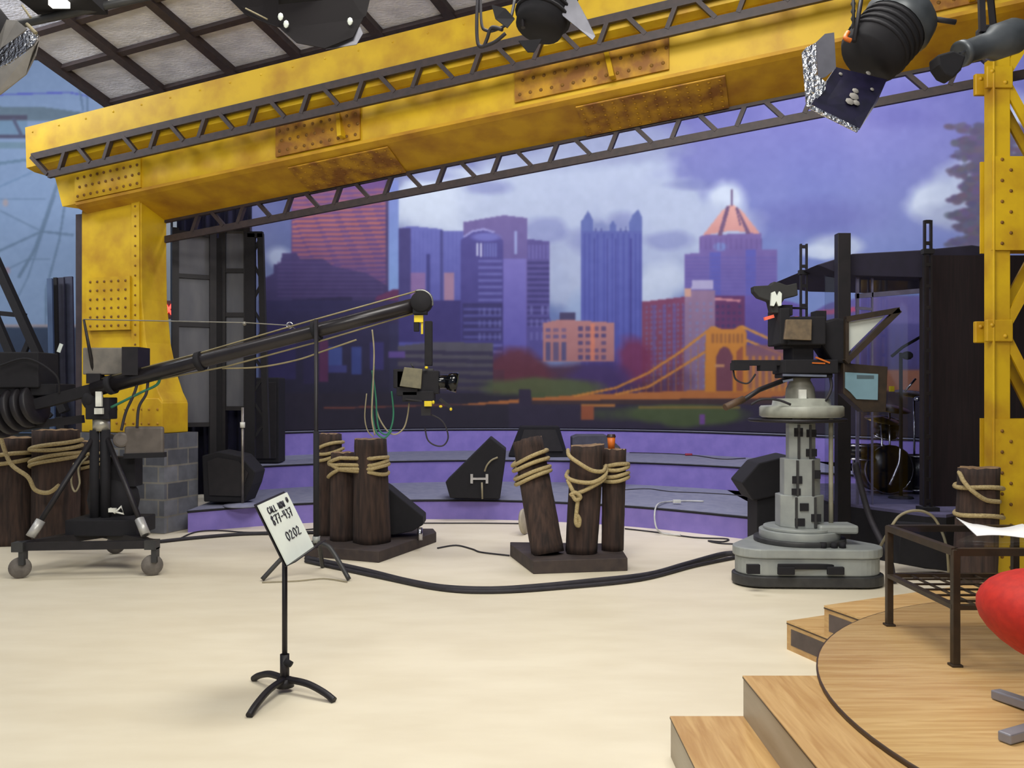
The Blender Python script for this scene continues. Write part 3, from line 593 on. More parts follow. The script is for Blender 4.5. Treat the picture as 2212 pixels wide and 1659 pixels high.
mb = MB(); mb.box((P(566, 0, 14.1).x, 14.11, 1.33), (.44, .02, 1.2)); mb.build('door', M_blk, ecab, .005)
# EXIT sign on the wall behind the gap
STROKE = {'E': [[(1, 0), (0, 0), (0, 1), (1, 1)], [(0, .5), (.8, .5)]], 'X': [[(0, 0), (1, 1)], [(0, 1), (1, 0)]], 'I': [[(.5, 0), (.5, 1)]], 'T': [[(.5, 0), (.5, 1)], [(0, 1), (1, 1)]],
    'C': [[(1, .85), (.6, 1), (.15, .8), (0, .45), (.2, .1), (.6, 0), (1, .12)]], 'A': [[(0, 0), (.5, 1), (1, 0)], [(.2, .4), (.8, .4)]], 'L': [[(.1, 1), (0, 0), (.9, .02)]], 'N': [[(0, 0), (.05, 1), (.9, 0), (1, 1)]],
    'O': [[(.5, 1), (.1, .8), (0, .4), (.35, 0), (.8, .1), (1, .55), (.85, .9), (.5, 1)]], 'W': [[(0, 1), (.25, 0), (.5, .7), (.75, 0), (1, 1)]],
    '8': [[(.85, .85), (.5, 1), (.1, .8), (.3, .55), (.8, .4), (.85, .1), (.45, 0), (.15, .15), (.3, .5), (.85, .85)]], '7': [[(0, .9), (1, 1), (.4, 0)], [(.3, .5), (.8, .55)]], '4': [[(.1, 1), (.05, .5), (.9, .5)], [(.75, 1), (.65, 0)]],
    '3': [[(.1, .95), (.8, .9), (.4, .55), (.9, .3), (.6, 0), (.1, .05)]], '2': [[(.05, .8), (.5, 1), (.85, .75), (0, .05), (1, .02)]], '-': [[(.1, .5), (.9, .5)]], ' ': []}
STROKE['0'] = STROKE['O']
def lettering(mb, txt, org, ex, ez, nrm, cw, chh, gap, r):
    """brush strokes laid as thin raised paint on a plane"""
    for i, chx in enumerate(txt):
        for st in STROKE[chx]: mb.tube([Vector(org)+ex*(i*(cw+gap)+x*cw)+ez*(y*chh)+nrm*.001 for x, y in st], r, 5)
    return mb
D = 15.0; es = thing('exit_sign', P(366, 684, D), 'red lit exit sign glimpsed between yellow post and frosted flat', 'sign')
mb = MB(); q = P(366, 669, D); mb.box(q, (.62, .08, .30)); mb.build('housing', mat('dark_sign_housing', (70, 20, 20), .5), es, .01)
mb = MB(); lettering(mb, 'EXIT', P(338, 681, D-.05), Vector((1, 0, 0)), Vector((0, 0, 1)), Vector((0, -1, 0)), .115, .19, .035, .02); mb.build('letters', mat('red_led', (255, 60, 50), .5, emit=4), es)
mb = MB().cyl(P(366, 650, D)+Vector((0, .1, 0)), P(366, 470, D)+Vector((0, .1, 0)), .02).build('hanger', M_blk, es)
# thin silver stand on the stage in front of the dark flats
b0 = FL(524, 1093, .28); st = thing('microphone_stand', b0, 'thin silver microphone stand with round base on the left of the stage', 'stand')
MB().lathe(b0, [(0, 0), (.24, 0), (.24, .02), (.05, .035), (.0, .04)]).build('base', M_tread, st); MB().cyl(b0+V(0, 0, .03), V(b0.x, b0.y, P(0, 880, b0.y).z), .018).build('pole', mat('worn_steel', (130, 124, 116), .35, .7), st); MB().cyl(V(b0.x, b0.y, P(0, 924, b0.y).z), V(b0.x, b0.y, P(0, 912, b0.y).z), .032).build('clutch', M_white, st)
q = FL(600, 1053, .28); MB().box(q+V(0, 0, .03), (.34, .12, .06)).build('flat_box', M_tread); tag(sc.objects['flat_box'], 'small flat grey box lying on the lowest stage tier', 'box')

# ================================================================ STAGE WEDGE SPEAKERS
def wedge(label, base, w_, prof, rz, name='wedge_speaker', m=None):
    """prof: (y,z) side outline, extruded across w_; base: world point"""
    th = thing(name, base, label, 'speaker', 'floor wedge speakers'); R = Matrix.Rotation(rz, 3, 'Z'); mb = MB()
    mb.prism([Vector(base)+R @ Vector((-w_/2, y, z)) for y, z in prof], R @ Vector((w_, 0, 0))); mb.build('cabinet', m or M_matte, th, .012); return th, R
# tilted wedge, side facing us with handle plate
D = FL(1030, 1080, .29).y
th = thing('wedge_speaker', P(1025, 1078, D), 'black wedge speaker with silver handle plate, left of the leaning timber pile', 'speaker', 'floor wedge speakers')
mb = MB(); poly([(962, 1041), (972, 1076), (1080, 1078), (1091, 1000), (1093, 972), (1059, 945)], D, .55, mb); mb.build('cabinet', M_matte, th, .015)
mb = MB(); mb.box(P(1034, 1034, D-.01), (.22, .03, .03)); [mb.box(P(x, 1034, D-.012), (.035, .03, .13)) for x in (1019, 1052)]; mb.build('handle', M_chrome, th)
mb = MB(); mb.tube(smooth_path([P(1047, 1018, D-.02), P(1052, 1005, D-.05), P(1062, 994, D-.05), P(1075, 988, D-.03)]), .012, 6); mb.tube([P(1041, 1042, D-.02), P(1042, 1078, D-.04)], .014, 6); mb.build('cable', M_tan, th)
D = FL(1160, 985, .65).y
th = thing('wedge_speaker', P(1160, 985, D), 'black trapezoid wedge speaker on the stage behind the leaning timber pile', 'speaker', 'floor wedge speakers')
mb = MB(); poly([(1098, 986), (1124, 921), (1208, 921), (1228, 988)], D-.3, .5, mb); mb.build('cabinet', M_matte, th, .015); mb = MB(); poly([(1132, 928), (1200, 928), (1216, 975), (1118, 975)], D-.33, .03, mb); mb.build('grille', M_blk, th)
D = FL(1290, 1046, .28).y
th = thing('wedge_speaker', P(1290, 1046, D), 'grey topped speaker mostly hidden behind the two right timber piles', 'speaker', 'floor wedge speakers')
mb = MB(); poly([(1236, 1040), (1236, 945), (1248, 940), (1310, 940), (1340, 966), (1348, 1044)], D-.5, .45, mb); mb.build('cabinet', mat('worn_grey_cabinet', (70, 70, 84), .7), th, .012)
D = FL(490, 1092, .28).y
th = thing('wedge_speaker', P(490, 1080, D), 'black wedge speaker on the stage left end near the block plinth', 'speaker', 'floor wedge speakers')
mb = MB(); poly([(440, 1084), (436, 985), (470, 975), (520, 985), (551, 1020), (544, 1048), (528, 1086)], D, .5, mb); mb.build('cabinet', M_matte, th, .015)
mb = MB(); poly([(452, 1070), (448, 996), (470, 988), (515, 996), (536, 1022), (520, 1072)], D-.02, .02, mb); mb.build('grille', M_blk, th)
D = 10.3
th = thing('wedge_speaker', FL(870, 1160), 'black wedge speaker sloping down behind the left timber pile group', 'speaker', 'floor wedge speakers')
mb = MB(); poly([(815, 1156), (815, 1040), (838, 1054), (914, 1116), (914, 1134), (890, 1148), (850, 1156)], 10.17, .36, mb); mb.build('cabinet', M_matte, th, .012)
mb = MB(); mb.cyl(P(907, 1140, 10.1), V(P(907, 0, 10.1).x, 10.1, .11), .03); mb.build('foot', M_chrome, th)
D = 9.4
th = thing('speaker_on_stand', FL(1660, 1190), 'black speaker cabinet on a dark stand left of the grey camera pedestal', 'speaker')
mb = MB(); poly([(1602, 1043), (1640, 1000), (1705, 984), (1725, 990), (1725, 1062), (1700, 1066), (1628, 1082)], 9.6, .5, mb); mb.build('cabinet', M_matte, th, .015)
mb = MB(); mb.box((P(1663, 0, 9.8).x, 9.85, .5), (.36, .4, 1.0)); mb.build('base_box', M_matte, th, .01)

# small bits on the stage: white and red cables
def cable(name, pts, r, m, label, cat='cable', group=None, k=6):
    mb = MB(); mb.tube(smooth_path(pts, k), r, 7); o = mb.build(name, m); return tag(o, label, cat, group)
cable('white_cable', [FL(1520, 1083, .30)+V(0, 0, .0), FL(1480, 1082, .30), FL(1440, 1084, .30), FL(1420, 1092, .30)+V(0, 0, .01), P(1414, 1112, 11.40), P(1418, 1140, 11.15), FL(1432, 1152, .02), FL(1470, 1156, .02)], .011, mat('white_cable_jacket', (200, 200, 196), .5), 'white cable with connectors draped over the lowest stage edge')
MB().box(FL(1462, 1083, .32), (.10, .05, .04)).build('cable_connector', M_white); tag(sc.objects['cable_connector'], 'white plug joining the white cable on the lowest stage tier', 'connector')
cable('stage_wire', [FL(1350, 1058, .285), FL(1400, 1056, .285), FL(1450, 1062, .285), FL(1540, 1066, .285), FL(1620, 1072, .285)], .008, M_cable, 'thin dark wire lying along the lowest stage tier')
cable('stage_wire', [FL(1360, 978, .655), FL(1440, 980, .655), FL(1500, 984, .655), FL(1560, 992, .655), FL(1610, 990, .655)], .010, M_cable, 'thin dark wire lying along the middle stage tier')
cable('red_connector', [FL(1480, 982, .67), FL(1495, 982, .67)], .022, mat('red_rubber', (150, 40, 60), .6), 'small red connector on the middle stage tier', 'connector')

# ================================================================ TIMBER PILES WITH ROPE
def pile(label, base, top, r0, r1, group='timber dock piles', cut=0.0, split=False, seed=1):
    rnd = random.Random(seed); base, top = Vector(base), Vector(top); ax = (top-base).normalized(); x = ax.orthogonal().normalized(); y = ax.cross(x)
    L = (top-base).length; n = 30; m = 14; lob = [(rnd.randint(2, 7), rnd.random()*6.3, .018+.03*rnd.random()) for _ in range(5)]; vs = []
    for i in range(m+1):
        t = i/m; rr = r0+(r1-r0)*t
        for k in range(n):
            a = 2*math.pi*k/n; w = 1+sum(A*math.sin(q*a+ph+.6*t) for q, ph, A in lob)+.012*rnd.uniform(-1, 1)
            if split and k in (7, 8): w *= .62
            p = base+ax*L*t+(x*math.cos(a)+y*math.sin(a))*rr*w
            if i == m: p += ax*(cut*math.cos(a+.8)+.008*rnd.uniform(-1, 1))
            vs.append(p)
    vs.append(base+ax*(L+.004)); fs = [(i*n+k, i*n+(k+1) % n, (i+1)*n+(k+1) % n, (i+1)*n+k) for i in range(m) for k in range(n)]
    mb = MB(); mb.add(vs, fs, True); mb.cur = 1; o = len(mb.v)-1
    for k in range(n): mb.f.append([m*n+k, m*n+(k+1) % n, o]); mb.sm.append(False); mb.mi.append(1)
    mb.f.append([k for k in range(n)][::-1]); mb.sm.append(False); mb.mi.append(0)
    return tag(mb.build('timber_pile', [M_wood, M_end]), label, 'timber pile', group)
def loops(centers, zs, rr, tilt, r=.02, a0=0, a1=2*math.pi, seed=0):
    """rope turns round an oval through one or two pile centres"""
    rnd = random.Random(seed); out = []; (xa, ya, ra), (xb, yb, rb) = centers[0], centers[-1]; n = 28
    for z in zs:
        tl = tilt+rnd.uniform(-.5, .5)*abs(tilt); ph = rnd.uniform(0, 6)
        pts = []
        for k in range(n):
            a = a0+(a1-a0)*k/n; c_, s_ = math.cos(a), math.sin(a); cx, cy, rad = (xb, yb, rb) if c_ > 0 else (xa, ya, ra)
            x = cx+c_*(rad+rr); y = cy+s_*(rad+rr); pts.append(Vector((x, y, z+tl*c_+.012*math.sin(2*a+ph))))
        out.append(pts)
    return out
def rope(label, runs, r=.021, extra=None, name='rope'):
    mb = MB()
    for pts in runs: mb.tube(pts, r, 8, closed=True)
    for pts in extra or []: mb.tube(smooth_path(pts), r, 8)
    return tag(mb.build(name, M_rope), label, 'rope', 'hemp ropes on the timber piles')
def board(label, pts, h):
    mb = MB(); mb.prism([Vector((x, y, 0)) for x, y in pts], (0, 0, h)); return tag(mb.build('base_board', M_board, None, .008), label, 'base', 'boards under the timber piles')
# group in the middle left
board('dark six sided board under the left group of timber piles', [(-1.375, 9.32), (-.89, 10.62), (-.95, 10.9), (-2.15, 10.95), (-2.24, 9.7)], .12)
def pc(px, D): return (P(px, 0, D).x, D)
c1, c2, c3 = pc(713, 10.45), pc(740, 10.05), pc(800, 9.9)
zt = lambda y, D: P(0, y, D).z
pile('tallest rear timber pile of the left group, behind the black stand', (*c1, .12), (*c1, zt(938, 10.3)), .14, .13, seed=2)
pile('shortest middle timber pile of the left group', (*c2, .12), (c2[0]-.0, c2[1], zt(979, 9.9)), .135, .125, seed=3)
pile('thick right hand timber pile of the left group', (c3[0]+.02, c3[1], .12), (c3[0], c3[1], zt(948, 9.9)), .20, .168, seed=4)
rope('hemp rope wrapped twice round the tall rear pile of the left group', loops([(*c1, .13)], [zt(962, 10.3), zt(978, 10.3), zt(990, 10.3)], .02, .03), seed if False else .02)
rope('hemp rope binding the short and thick piles of the left group together', loops([(*c2, .125), (*c3, .17)], [zt(994, 9.75), zt(1004, 9.75)], .022, .025)+loops([(*c2, .125), (*c3, .172)], [zt(1016, 9.75)], .024, -.04, seed=4)+loops([(*c2, .125), (*c3, .172)], [zt(1018, 9.75)], .03, .06, seed=6))
# group in the middle
board('dark board under the leaning timber pile and its two neighbours', [(.205, 8.74), (1.14, 8.90), (1.15, 9.75), (-.02, 9.85), (-.02, 9.7)], .13)
q0, q1 = pc(1182, 9.12), pc(1138, 9.35)
pile('split timber pile leaning left, on the middle board', (*q0, .13), (*q1, zt(952, 9.25)), .155, .145, cut=.01, split=True, seed=5)
d1, d2 = pc(1262, 9.2), pc(1328, 9.35)
pile('thick upright timber pile with pale slanted top, on the middle board', (d1[0]-.03, d1[1], .13), (d1[0]+.03, d1[1], zt(963, 9.1)), .165, .175, cut=.02, seed=6)
pile('slimmer timber pile carrying the paper cup, on the middle board', (d2[0]-.02, d2[1], .13), (d2[0], d2[1], zt(971, 9.25)), .115, .12, seed=7)
lean = lambda z: q0[0]+(q1[0]-q0[0])*(z-.13)/(zt(952, 9.25)-.13)
rs = []
for z, tl in ((zt(990, 9.1), .06), (zt(1004, 9.1), .05), (zt(1022, 9.1), .05), (zt(1032, 9.1), .055)): rs += loops([(lean(z), 9.12+.23*(z-.13)/(zt(952, 9.25)-.13), .155)], [z], .024, tl)
rope('hemp rope wound four times round the leaning split pile', rs)
f0 = 9.2-.175-.05
kn = P(1243, 1068, f0)
rope('hemp rope tying the two right hand piles, knotted with a hanging tail', loops([(*d2, .12)], [zt(1006, 9.2), zt(1014, 9.2), zt(1028, 9.2), zt(1038, 9.2)], .02, .012),
     extra=[[P(1309, 1006, 9.15), P(1302, 1018, f0+.02), P(1278, 1016, f0-.02), P(1250, 1000, f0-.02), P(1230, 985, f0+.05), P(1227, 972, 9.2)], [P(1310, 1010, 9.15), P(1306, 1028, f0+.02), P(1280, 1042, f0-.02), P(1245, 1040, f0-.02), P(1224, 1030, f0+.06), P(1228, 1018, 9.2)],
            [P(1226, 1036, f0+.03), P(1236, 1058, f0), kn, P(1248, 1078, f0-.02), P(1246, 1100, f0-.02), P(1244, 1128, f0-.02), P(1250, 1136, f0-.02), P(1252, 1122, f0-.02), P(1246, 1112, f0-.02)], [kn, P(1270, 1056, f0), P(1298, 1040, f0+.01), P(1308, 1030, f0+.04)],
            [P(1232, 1070, f0-.03), P(1243, 1064, f0-.05), P(1254, 1074, f0-.04), P(1244, 1080, f0-.04), P(1236, 1068, f0-.04)]])
cpz = zt(971, 9.25)+.002; cb = V(P(1320, 0, 9.35).x, 9.33, cpz); cup = thing('paper_cup', cb, 'orange paper cup with dark lid standing on the slim timber pile', 'cup')
MB().lathe(cb, [(0, 0), (.034, 0), (.043, .125), (0, .125)]).build('cup_body', M_orange, cup); MB().lathe(cb+V(0, 0, .121), [(.047, 0), (.047, .012), (.04, .022), (.04, .03), (0, .03)]).build('lid', mat('brown_plastic_lid', (54, 34, 34), .4), cup)
# group at far left, behind the crane
e1, e2, e3, e4 = pc(28, 10.55), pc(121, 10.5), pc(196, 11.0), pc(-60, 10.6)
pile('wide timber pile at the far left edge', (*e1, 0), (*e1, zt(947, 10.35)), .27, .25, seed=8); pile('timber pile with the thickest rope bundle, behind the crane dolly', (*e2, 0), (*e2, zt(930, 10.3)), .25, .245, seed=9)
pile('timber pile half hidden behind the crane column', (*e3, 0), (e3[0]+.02, e3[1], zt(955, 10.8)), .2, .18, seed=10)
rope('hemp rope binding the two far left piles', loops([(*e1, .255)], [zt(985, 10.3), zt(1000, 10.3)], .02, .03)+loops([(*e2, .25)], [zt(964, 10.2), zt(972, 10.2)], .022, .04, seed=2)+loops([(*e2, .25)], [zt(990, 10.2), zt(999, 10.2)], .022, .05, seed=5), .024,
     [[P(0, 940, 10.0), P(22, 1000, 9.95), P(60, 1030, 9.9), P(76, 1058, 9.9), P(105, 1064, 9.9), P(128, 1048, 9.9)]])
rope('hemp rope coiled round the pile behind the crane column', loops([(*e3, .19)], [zt(985, 10.8), zt(998, 10.8), zt(1010, 10.8)], .02, .03), .02)
pile('cut timber pile wrapped in pale rope beside the yellow tower', (*pc(2105, 8.0), 0), (*pc(2116, 8.0), zt(1010, 8.0)), .18, .168, seed=11, cut=.01)
g = (*pc(2114, 8.0), .172)
rope('pale rope looped round the pile beside the yellow tower', loops([g], [zt(1056, 7.8)], .02, -.01)+loops([g], [zt(1118, 7.8)], .02, -.02), .02, [[P(2160, 1084, 7.85), P(2130, 1080, 7.8), P(2100, 1060, 7.79), P(2082, 1040, 7.85), P(2076, 1028, 7.95), P(2072, 1020, 8.02)]])

# ================================================================ CAMERA CRANE
jx, jy = -4.16, 9.15
jib = thing('camera_crane', (jx, jy, 0), 'long black camera crane on a wheeled tripod dolly reaching right across the stage', 'camera crane')
W = [Vector((-4.66, 8.55, 0)), Vector((-3.46, 8.68, 0)), Vector((-4.33, 9.86, 0))]
for i, wp in enumerate(W):
    mb = MB(); ca = Vector((wp.x, wp.y, .1)); ax = Vector((.35, -1, 0)).normalized(); mb.lathe(ca-ax*.025, [(0, 0), (.05, 0), (.06, .008), (.098, .004), (.1, .025), (.098, .046), (.06, .042), (.05, .05), (0, .05)], 24, ax); cw = mb.build('caster_wheel', mat('grey_rubber_wheel', (110, 104, 98), .7, 0, (92, 86, 82), 14), jib)
    mb = MB(); mb.box(ca+V(.03, 0, .1), (.05, .08, .14)); mb.box(ca+V(0, 0, .2), (.11, .11, .09)); mb.build('caster_fork', M_dkgrey, cw)
    mb = MB(); mb.bar(V(wp.x, wp.y, .31), V(jx+.02, jy, .33), .06, .075); mb.build('dolly_arm', M_blk, jib)
    mb = MB(); tp = V(jx+(wp.x-jx)*.06, jy+(wp.y-jy)*.06, 1.36); bt = V(wp.x+(jx-wp.x)*.12, wp.y+(jy-wp.y)*.12, .38); mb.tube([bt, tp], .026, 10); lg = mb.build('leg', M_blk, jib)
    mb = MB(); mb.tube([bt, bt+(tp-bt)*.15], .045, 12); mb.build('sleeve', mat('silver_sleeve', (190, 188, 184), .4, .4), lg)
mb = MB(); mb.bar(V(W[0].x, W[0].y, .3), V(W[1].x, W[1].y, .3), .055, .075); mb.bar(V(W[1].x, W[1].y, .3), V(W[2].x, W[2].y, .3), .05, .07); mb.bar(V(W[0].x, W[0].y, .3), V(W[2].x, W[2].y, .3), .05, .07); mb.build('dolly_frame', M_blk, jib)
mb = MB()
for dx, dy in ((-.05, -.05), (.06, -.04), (0, .07)): mb.cyl(V(jx+dx, jy+dy, .3), V(jx+dx, jy+dy, 1.38), .045)
mb.build('column', M_matte, jib); MB().cyl(V(jx, jy, 1.37), V(jx, jy, 1.5), .085).build('head_collar', mat('silver_collar', (176, 172, 160), .35, .5), jib)
mb = MB(); mb.box((jx, jy, 1.6), (.24, .2, .22)); mb.ell(P(200, 862, jy), (.10, .12, .12)); mb.build('pan_head', M_matte, jib, .01)
mb = MB(); mb.box(P(214, 862, jy-.13), (.06, .03, .15)); mb.box(P(214, 888, jy-.13), (.08, .04, .06)); mb.build('label_plate', M_white, jib)
Da, Db = 9.25, 8.55
def J(px, py=None, off=0):                                    # along the boom axis
    t = (px-5)/905.; D = Da+(Db-Da)*t; return P(px, (893-.263*(px-5) if py is None else py)+off, D)
mb = MB(); mb.tube([J(203), J(440), J(685), J(905)], [.078, .072, .07, .068], 16); boom = mb.build('boom_tube', mat('satin_black_tube', (46, 42, 44), .28, .3, (38, 35, 38), 6), jib)
mb = MB(); mb.bar(J(0), J(210), .1, .11); mb.build('rear_boom', M_matte, jib)
for px in (240, 432, 683): mb = MB(); a = J(px-5); b = J(px+6); mb.tube([a, b], .098, 16); mb.build('boom_collar', M_matte, jib)
mb = MB(); [mb.tube(l, .009, 6) for l in ([J(206, 822), J(434, 762), J(660, 696), J(900, 629)], [J(330, 822), J(488, 792), J(681, 740), J(893, 677)], smooth_path([J(480, 796), J(560, 793), J(640, 778), J(700, 758), J(770, 734)]))]; mb.build('guy_rod', mat('dull_yellow_rod', (150, 138, 104), .5, .3), jib)
mb = MB(); mb.tube([P(181, 690, 9.0), P(204, 812, 9.1)], [.012, .022], 8); mb.box(P(206, 818, 9.1), (.14, .1, .1)); mb.build('stay_mast', M_blk, jib)
mb = MB(); mb.tube([P(181, 690, 9.0), P(530, 697, 8.9), P(625, 703, 8.8), P(640, 712, 8.8)], .006, 6); mb.ell(P(528, 699, 8.9), (.022, .022, .022), 8); mb.build('stay_wire', mat('grey_wire', (150, 146, 136), .4, .5), jib)
mb = MB(); mb.tube([P(626, 703, 8.8)+V(.03*math.cos(a), 0, .03*math.sin(a)) for a in np.linspace(0, 6.28, 14)], .007, 6); mb.build('shackle', M_chrome, jib)
D = Db; mb = MB(); mb.lathe(P(909, 651, D-.09), [(0, 0), (.085, 0), (.1, .02), (.1, .16), (.085, .18), (0, .18)], 26, (0, 1, 0)); mb.build('nose_pulley', M_matte, jib)
mb = MB(); mb.tube(smooth_path([P(898, 628, D), P(916, 628, D), P(931, 640, D), P(934, 660, D)]), .012, 8); mb.build('pulley_guard', mat('steel_guard', (140, 140, 136), .35, .6), jib)
mb = MB(); mb.box(P(905, 689, D), (.085, .07, .065)); mb.box(P(912, 708, D), (.02, .03, .12)); mb.build('yellow_motor_cover', M_yplast, jib); mb = MB(); mb.box(P(926, 742, D), (.07, .09, .42)); mb.box(P(908, 668, D), (.13, .14, .1)); mb.box(P(900, 706, D), (.05, .06, .09)); mb.build('remote_head', M_matte, jib, .006)
# counterweights
mb = MB(); ax = (J(60)-J(0)).normalized()
for k in range(5): mb.lathe(J(-6+k*19), [(0, 0), (.24-.012*k, 0), (.25-.012*k, .01), (.25-.012*k, .05), (.24-.012*k, .06), (0, .06)], 28, ax)
mb.build('counterweight', M_blk, jib); MB().lathe(J(-6)-ax*.05+V(.03, -.1, 0), [(0, 0), (.10, 0), (.11, .02), (.09, .05), (0, .06)], 22, (.2, -1, 0)).build('weight_knob', mat('rusty_red_knob', (150, 84, 56), .6), jib)
mb = MB(); mb.box(P(40, 800, 9.3), (.62, .4, .36)); mb.box(P(60, 842, 9.35), (.8, .42, .12)); mb.tube(smooth_path([P(0, 790, 9.05), P(60, 775, 9.05), P(120, 810, 9.05), P(128, 850, 9.1)]), .012, 6); mb.build('control_box', M_matte, jib, .012)
mb = MB(); mb.bar(P(-30, 930, 9.3), P(180, 905, 9.3), .06, .08); mb.bar(P(20, 860, 9.3), P(28, 935, 9.3), .05, .05); mb.build('weight_cradle', M_blk, jib)
mb = MB(); mb.box(P(236, 781, 9.2), (.42, .26, .27)); mon = mb.build('monitor_housing', mat('grey_monitor_case', (118, 112, 104), .55, 0, (104, 100, 94), 12), jib, .01); MB().box(P(294, 781, 9.08), (.16, .3, .28)).build('monitor_back', M_blk, mon); MB().bar(P(236, 812, 9.2), P(236, 826, 9.2), .3, .06).build('monitor_bracket', M_blk, jib)
mb = MB(); mb.box(P(312, 953, 9.1), (.4, .05, .3)); mb.cyl(P(262, 950, 9.05), P(262, 950, 9.12), .08); sc2 = mb.build('operator_screen', mat('dim_grey_screen', (96, 88, 82), .5), jib, .025); MB().bar(P(270, 985, 9.1), P(357, 982, 9.1), .08, .05).build('screen_bracket', M_matte, sc2); MB().bar(P(232, 940, 9.12), P(292, 960, 9.14), .04, .04).build('screen_arm', M_blk, jib)
for pts, m in (([J(300, 815), P(290, 850, 9), P(272, 890, 9), P(262, 930, 9)], M_cable), ([J(320, 815), P(316, 850, 9), P(300, 880, 9), P(296, 925, 9)], M_cable), ([J(345, 808), P(340, 830, 9), P(300, 850, 9), P(240, 880, 9)], M_green)):
    MB().tube(smooth_path(pts), .014, 6).build('control_cable', m, jib)
MB().tube(smooth_path([P(160, 1000, 9.1), P(154, 1040, 9.1), P(162, 1062, 9.1), P(172, 1044, 9.1), P(170, 1010, 9.1), P(190, 985, 9.1)]), .01, 6).build('coiled_lead', M_tan, jib)
mb = MB(); mb.box((jx+.1, jy+.0, .42), (.7, .5, .16)); mb.build('weight_tray', M_matte, jib, .01); mb = MB(); mb.ell((jx+.06, jy+.14, .66), (.27, .15, .26)); mb.box((jx+.16, jy+.16, .95), (.3, .2, .3)); mb.build('sandbag', M_matte, jib); mb = MB(); mb.tube([P(238, 1098, 8.9), P(248, 1108, 8.9), P(262, 1094, 8.9), P(267, 1110, 8.9), P(250, 1106, 8.9)], .012, 6); mb.box(P(243, 1102, 8.9), (.07, .03, .04)); mb.build('strap_tag', M_white, jib)
# remote camera on the crane head
rc = thing('remote_camera', P(925, 830, Db), 'small black television camera hanging from the crane head', 'camera'); D = Db
mb = MB(); mb.box(P(882, 828, D), (.20, .2, .24)); mb.box(P(915, 826, D+.02), (.30, .18, .22)); mb.box(P(866, 818, D), (.12, .2, .18)); mb.box(P(905, 856, D), (.30, .2, .10)); mb.build('camera_body', M_matte, rc, .01)
mb = MB(); poly([(873, 793), (912, 797), (909, 840), (863, 834)], D-.13, .03, mb); mb.build('side_cover', mat('grey_side_cover', (112, 106, 84), .55, 0, (98, 94, 76), 18), rc, .004)
mb = MB(); mb.cyl(P(930, 826, D), P(972, 824, D), .065); mb.cyl(P(968, 824, D), P(988, 827, D), .085, .098); mb.build('lens', M_lens, rc); mb = MB(); mb.box(P(925, 800, D), (.1, .08, .03)); mb.tube([P(888, 785, D), P(894, 796, D)], .008, 6); mb.build('top_handle', M_dkgrey, rc)
mb = MB(); mb.ell(P(921, 794, D-.1), (.018, .018, .013), 8); mb.box(P(925, 872, D-.08), (.07, .04, .05)); mb.ell(P(936, 869, D-.1), (.014, .014, .018), 8); mb.ell(P(952, 878, D-.1), (.018, .018, .013), 8); mb.ell(P(974, 884, D-.1), (.014, .014, .016), 8); mb.build('yellow_tape_mark', M_yplast, rc)
mb = MB(); mb.box(P(921, 886, D), (.09, .1, .1)); mb.bar(P(876, 862, D-.1), P(912, 866, D-.1), .02, .015); mb.bar(P(950, 862, D), P(975, 882, D), .03, .03); mb.build('pan_bracket', M_blk, rc)
for i, (pts, m, r) in enumerate([([(804, 712), (808, 760), (806, 830), (803, 900), (810, 940)], M_tan, .008), ([(808, 790), (804, 850), (805, 900), (812, 932), (830, 946), (846, 930)], M_green, .010), ([(846, 845), (850, 890), (846, 920), (836, 938), (820, 930), (814, 900), (812, 860), (804, 800)], M_green, .009),
        ([(884, 870), (880, 900), (872, 925), (855, 938), (838, 932), (820, 905), (812, 880)], M_tan, .008), ([(792, 850), (788, 900), (794, 930), (806, 944)], M_tan, .006), ([(930, 895), (950, 905), (962, 920), (968, 945), (958, 962), (940, 962), (924, 950), (918, 925)], M_cable, .008)]):
    MB().tube(smooth_path([P(x, y, D-.05+.02*i) for x, y in pts]), r, 6).build('hanging_cable', m, jib if i < 5 else rc)
# stand under the boom
q = V(-1.865, 8.60, 0); bs_ = thing('boom_support_stand', q, 'tall black tripod stand holding up the crane boom', 'stand')
MB().tube([q+V(0, 0, .28), V(q.x, q.y, P(0, 690, 8.6).z)], .02, 10).build('pole', M_blk, bs_); MB().tube([q+V(0, 0, .3), V(q.x, q.y, P(0, 930, 8.75).z)], .028, 10).build('lower_tube', M_matte, bs_); MB().cyl(V(q.x, q.y, .33), V(q.x, q.y, .39), .036).build('leg_collar', M_grey, bs_)
for fx, fy in ((-2.33, 8.42), (-1.52, 8.42), (-1.90, 9.05)):
    dd = V(fx-q.x, fy-q.y, 0); mb = MB(); mb.tube(smooth_path([q+V(0, 0, .33), q+dd*.35+V(0, 0, .31), q+dd*.6+V(0, 0, .22), q+dd+V(0, 0, .015)]), .022, 8); mb.build('leg', M_dkgrey, bs_)

